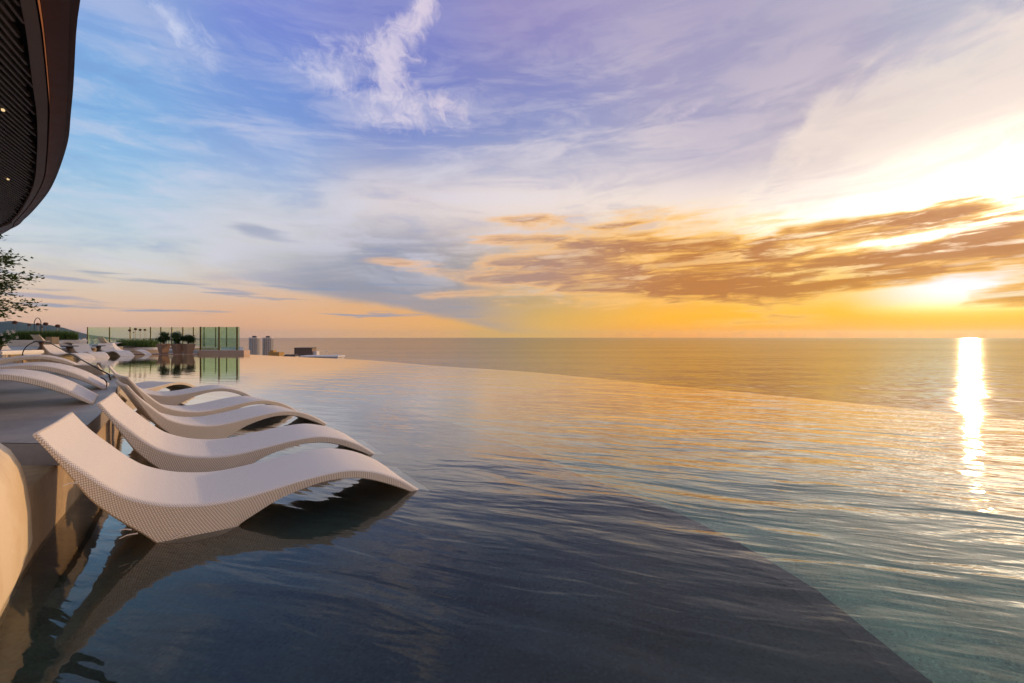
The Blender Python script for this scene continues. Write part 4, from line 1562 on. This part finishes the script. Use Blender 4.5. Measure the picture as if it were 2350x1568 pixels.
c = far(1106, 700)
t = thing('low_building', 'low tan building with a stepped roof right of the twin towers', 'building', (c.x, c.y, SEA + 2.4))
bm = bmesh.new()
box(bm, -8, 8, -8, 8, 0, EYE - 62 / 1820 * 700 - SEA - 2.4)
obj('wall', bm, M['block_tan'], t)
bm = bmesh.new()
box(bm, -7.6, -2.5, -5, 5, EYE - 62 / 1820 * 700 - SEA - 2.39, EYE - 55 / 1820 * 700 - SEA - 2.4)
obj('roof_hut', bm, M['block_tan'], t)

c = far(1222, 620)
t = thing('office_block', 'dark brown flat-roofed building with an orange sunlit side', 'building', (c.x, c.y, SEA + 2.4), math.radians(6))
Hb = EYE - 46 / 1820 * 620 - SEA - 2.4
bm = bmesh.new()
box(bm, -11.5, 11.5, -9, 9, 0, Hb)
obj('wall', bm, M['block'], t)
bm = bmesh.new()
box(bm, -11.8, 11.8, -9.3, 9.3, Hb + 0.01, Hb + 0.8)
obj('parapet', bm, M['roof_dark'], t)
bm = bmesh.new()
for k_ in range(7):
    for j in range(5):
        x_ = -9.6 + k_ * 3.2
        z_ = Hb - 3.2 - j * 3.3
        box(bm, x_ - 0.9, x_ + 0.9, -9.12, -8.9, z_, z_ + 1.7)
o_ = obj('window', bm, M['roof_dark'], t)
o_['kind'] = 'stuff'
bm = bmesh.new()
box(bm, 11.6, 16.5, -6, 6, 0, Hb - 4.2)
obj('side_wing', bm, M['roof_white'], t)

c = far(1290, 350)
t = thing('white_pavilion', 'long low white rooftop with a small dish frame above the pool edge', 'building', (c.x, c.y, SEA + 2.4), math.radians(-3))
Hp = EYE - 72 / 1820 * 350 - SEA - 2.4
bm = bmesh.new()
box(bm, -14, 14.5, -6, 6, 0, Hp - 2)
obj('wall', bm, M['city'], t)
bm = bmesh.new()
box(bm, -14.6, 15.1, -6.6, 6.6, Hp - 1.6, Hp - 0.6)
obj('roof', bm, M['roof_white'], t)
bm = bmesh.new()
for x_ in (8.5, 10.5, 12.5, 14.2):
    tube(bm, [(x_, -4, Hp - 0.6), (x_, -4, Hp + 0.9)], 0.12, 6)
tube(bm, [(8.4, -4, Hp + 0.9), (14.3, -4, Hp + 0.9)], 0.12, 6)
obj('roof_frame', bm, M['roof_white'], t)
bm = bmesh.new()
tube(bm, [(5.6, -4, Hp - 0.6), (5.6, -4, Hp + 2.2)], 0.14, 6)
lathe(bm, [(0.2, 0), (1.0, 0.35), (1.1, 0.5)], 16, (5.2, -4, Hp + 2.2))
obj('dish', bm, M['roof_white'], t)
c = far(1168, 360)
t = thing('roof_house', 'dark little rooftops in front of the brown building', 'house', (c.x, c.y, SEA + 2.4))
Hh = EYE - 72 / 1820 * 360 - SEA - 2.4
bm = bmesh.new()
box(bm, -5, 4, -3, 3, 0, Hh - 1.2)
obj('wall', bm, M['city'], t)
bm = bmesh.new()
for x_, w_ in ((-3.6, 1.6), (0.4, 1.1), (3.0, 1.2)):
    vs_ = [bm.verts.new(p) for p in ((x_ - w_, -3.3, Hh - 1.19), (x_ + w_, -3.3, Hh - 1.19), (x_, -3.3, Hh + 0.3), (x_ - w_, 3.3, Hh - 1.19), (x_ + w_, 3.3, Hh - 1.19), (x_, 3.3, Hh + 0.3))]
    for f in ((0, 1, 2), (5, 4, 3), (0, 3, 4, 1), (1, 4, 5, 2), (2, 5, 3, 0)):
        bm.faces.new([vs_[i] for i in f])
obj('roof', bm, M['roof_dark'], t)

# dark shrubs on the ledge end (right of the glass screen)
c = far(978, 27.0 * K)
t = thing('ledge_shrub', 'small dark shrub tumbling from the ledge end right of the glass screen', 'shrub', (c.x - 0.1, c.y, -0.1))
leaf_cloud('foliage', [Vector((q_.uniform(-0.35, 0.42), q_.uniform(-0.1, 0.1), 0)) for _ in range(10)] and
           [Vector((x_, q_.gauss(0, 0.07), max(0.02, (0.28 - 0.32 * (x_ + 0.3)) * q_.random()))) for x_ in [q_.uniform(-0.3, 0.5) for _ in range(220)]], 0.07, M['leaf_dark'], t, 4)
bm = bmesh.new()
tube(bm, [(-0.28, 0, 0), (-0.1, 0, 0.16), (0.3, 0, 0.08)], [0.02, 0.015, 0.006], 6)
obj('stem', bm, M['bark'], t)


# ---- small boats
def make_boat():
    t = thing('small_boat', 'small dark boat', 'boat')
    st = [(-3.3, 0.75, 0.62), (-1.6, 1.05, 0.62), (0.6, 1.05, 0.68), (2.2, 0.7, 0.85), (3.5, 0.04, 1.15)]
    bm = bmesh.new()
    rows_ = []
    for x_, w_, top_ in st:
        rows_.append([bm.verts.new(p) for p in ((x_, -w_, top_), (x_, -w_ * 0.75, 0.0), (x_, 0, -0.25), (x_, w_ * 0.75, 0.0), (x_, w_, top_))])
    for r0, r1 in zip(rows_, rows_[1:]):
        for k_ in range(4):
            bm.faces.new((r0[k_], r0[k_ + 1], r1[k_ + 1], r1[k_]))
        bm.faces.new((r0[4], r0[0], r1[0], r1[4]))
    bm.faces.new(rows_[0])
    obj('hull', bm, M['boat'], t)
    bm = bmesh.new()
    prism(bm, [(-1.4, -0.75), (0.9, -0.75), (1.2, 0), (0.9, 0.75), (-1.4, 0.75)], 0.66, 1.75)
    obj('cabin', bm, M['boat'], t)
    return t


b0_ = make_boat()
for i, (xp, yp, rz, sc, lab) in enumerate(((3913, 1527, 8, 0.85, 'dark boat in the sun glitter at the right'), (2954, 1476, 30, 0.55, 'tiny boat on the golden sea left of the sun glitter'),
                                           (2263, 1459, 60, 0.55, 'tiny boat on the open sea above the middle of the pool edge'), (1746, 1421, 80, 0.6, 'faintest tiny boat, nearest to the horizon'))):
    o = b0_ if i == 0 else copy_tree(b0_)
    p = spot(xp, yp, SEA)
    o.location = (p.x, p.y, SEA + 0.05)
    o.rotation_euler = (0, 0, math.radians(rz))
    o.scale = (sc, sc, sc)
    tag(o, lab, None, 'small boats out at sea')


# ================================================================== AIR
if HAZE > 0:
    m = bpy.data.materials.new('haze_air')
    m.use_nodes = True
    nt = m.node_tree
    nt.nodes.clear()
    pv = nt.nodes.new('ShaderNodeVolumePrincipled')
    pv.inputs['Color'].default_value = (0.46, 0.70, 1.0, 1)
    pv.inputs['Density'].default_value = HAZE
    pv.inputs['Anisotropy'].default_value = 0.6
    nt.links.new(pv.outputs[0], nt.nodes.new('ShaderNodeOutputMaterial').inputs['Volume'])
    bm = bmesh.new()
    box(bm, -32000, 32000, -32000, 32000, SEA - 12, 350)
    tag(obj('haze', bm, m), kind='stuff')
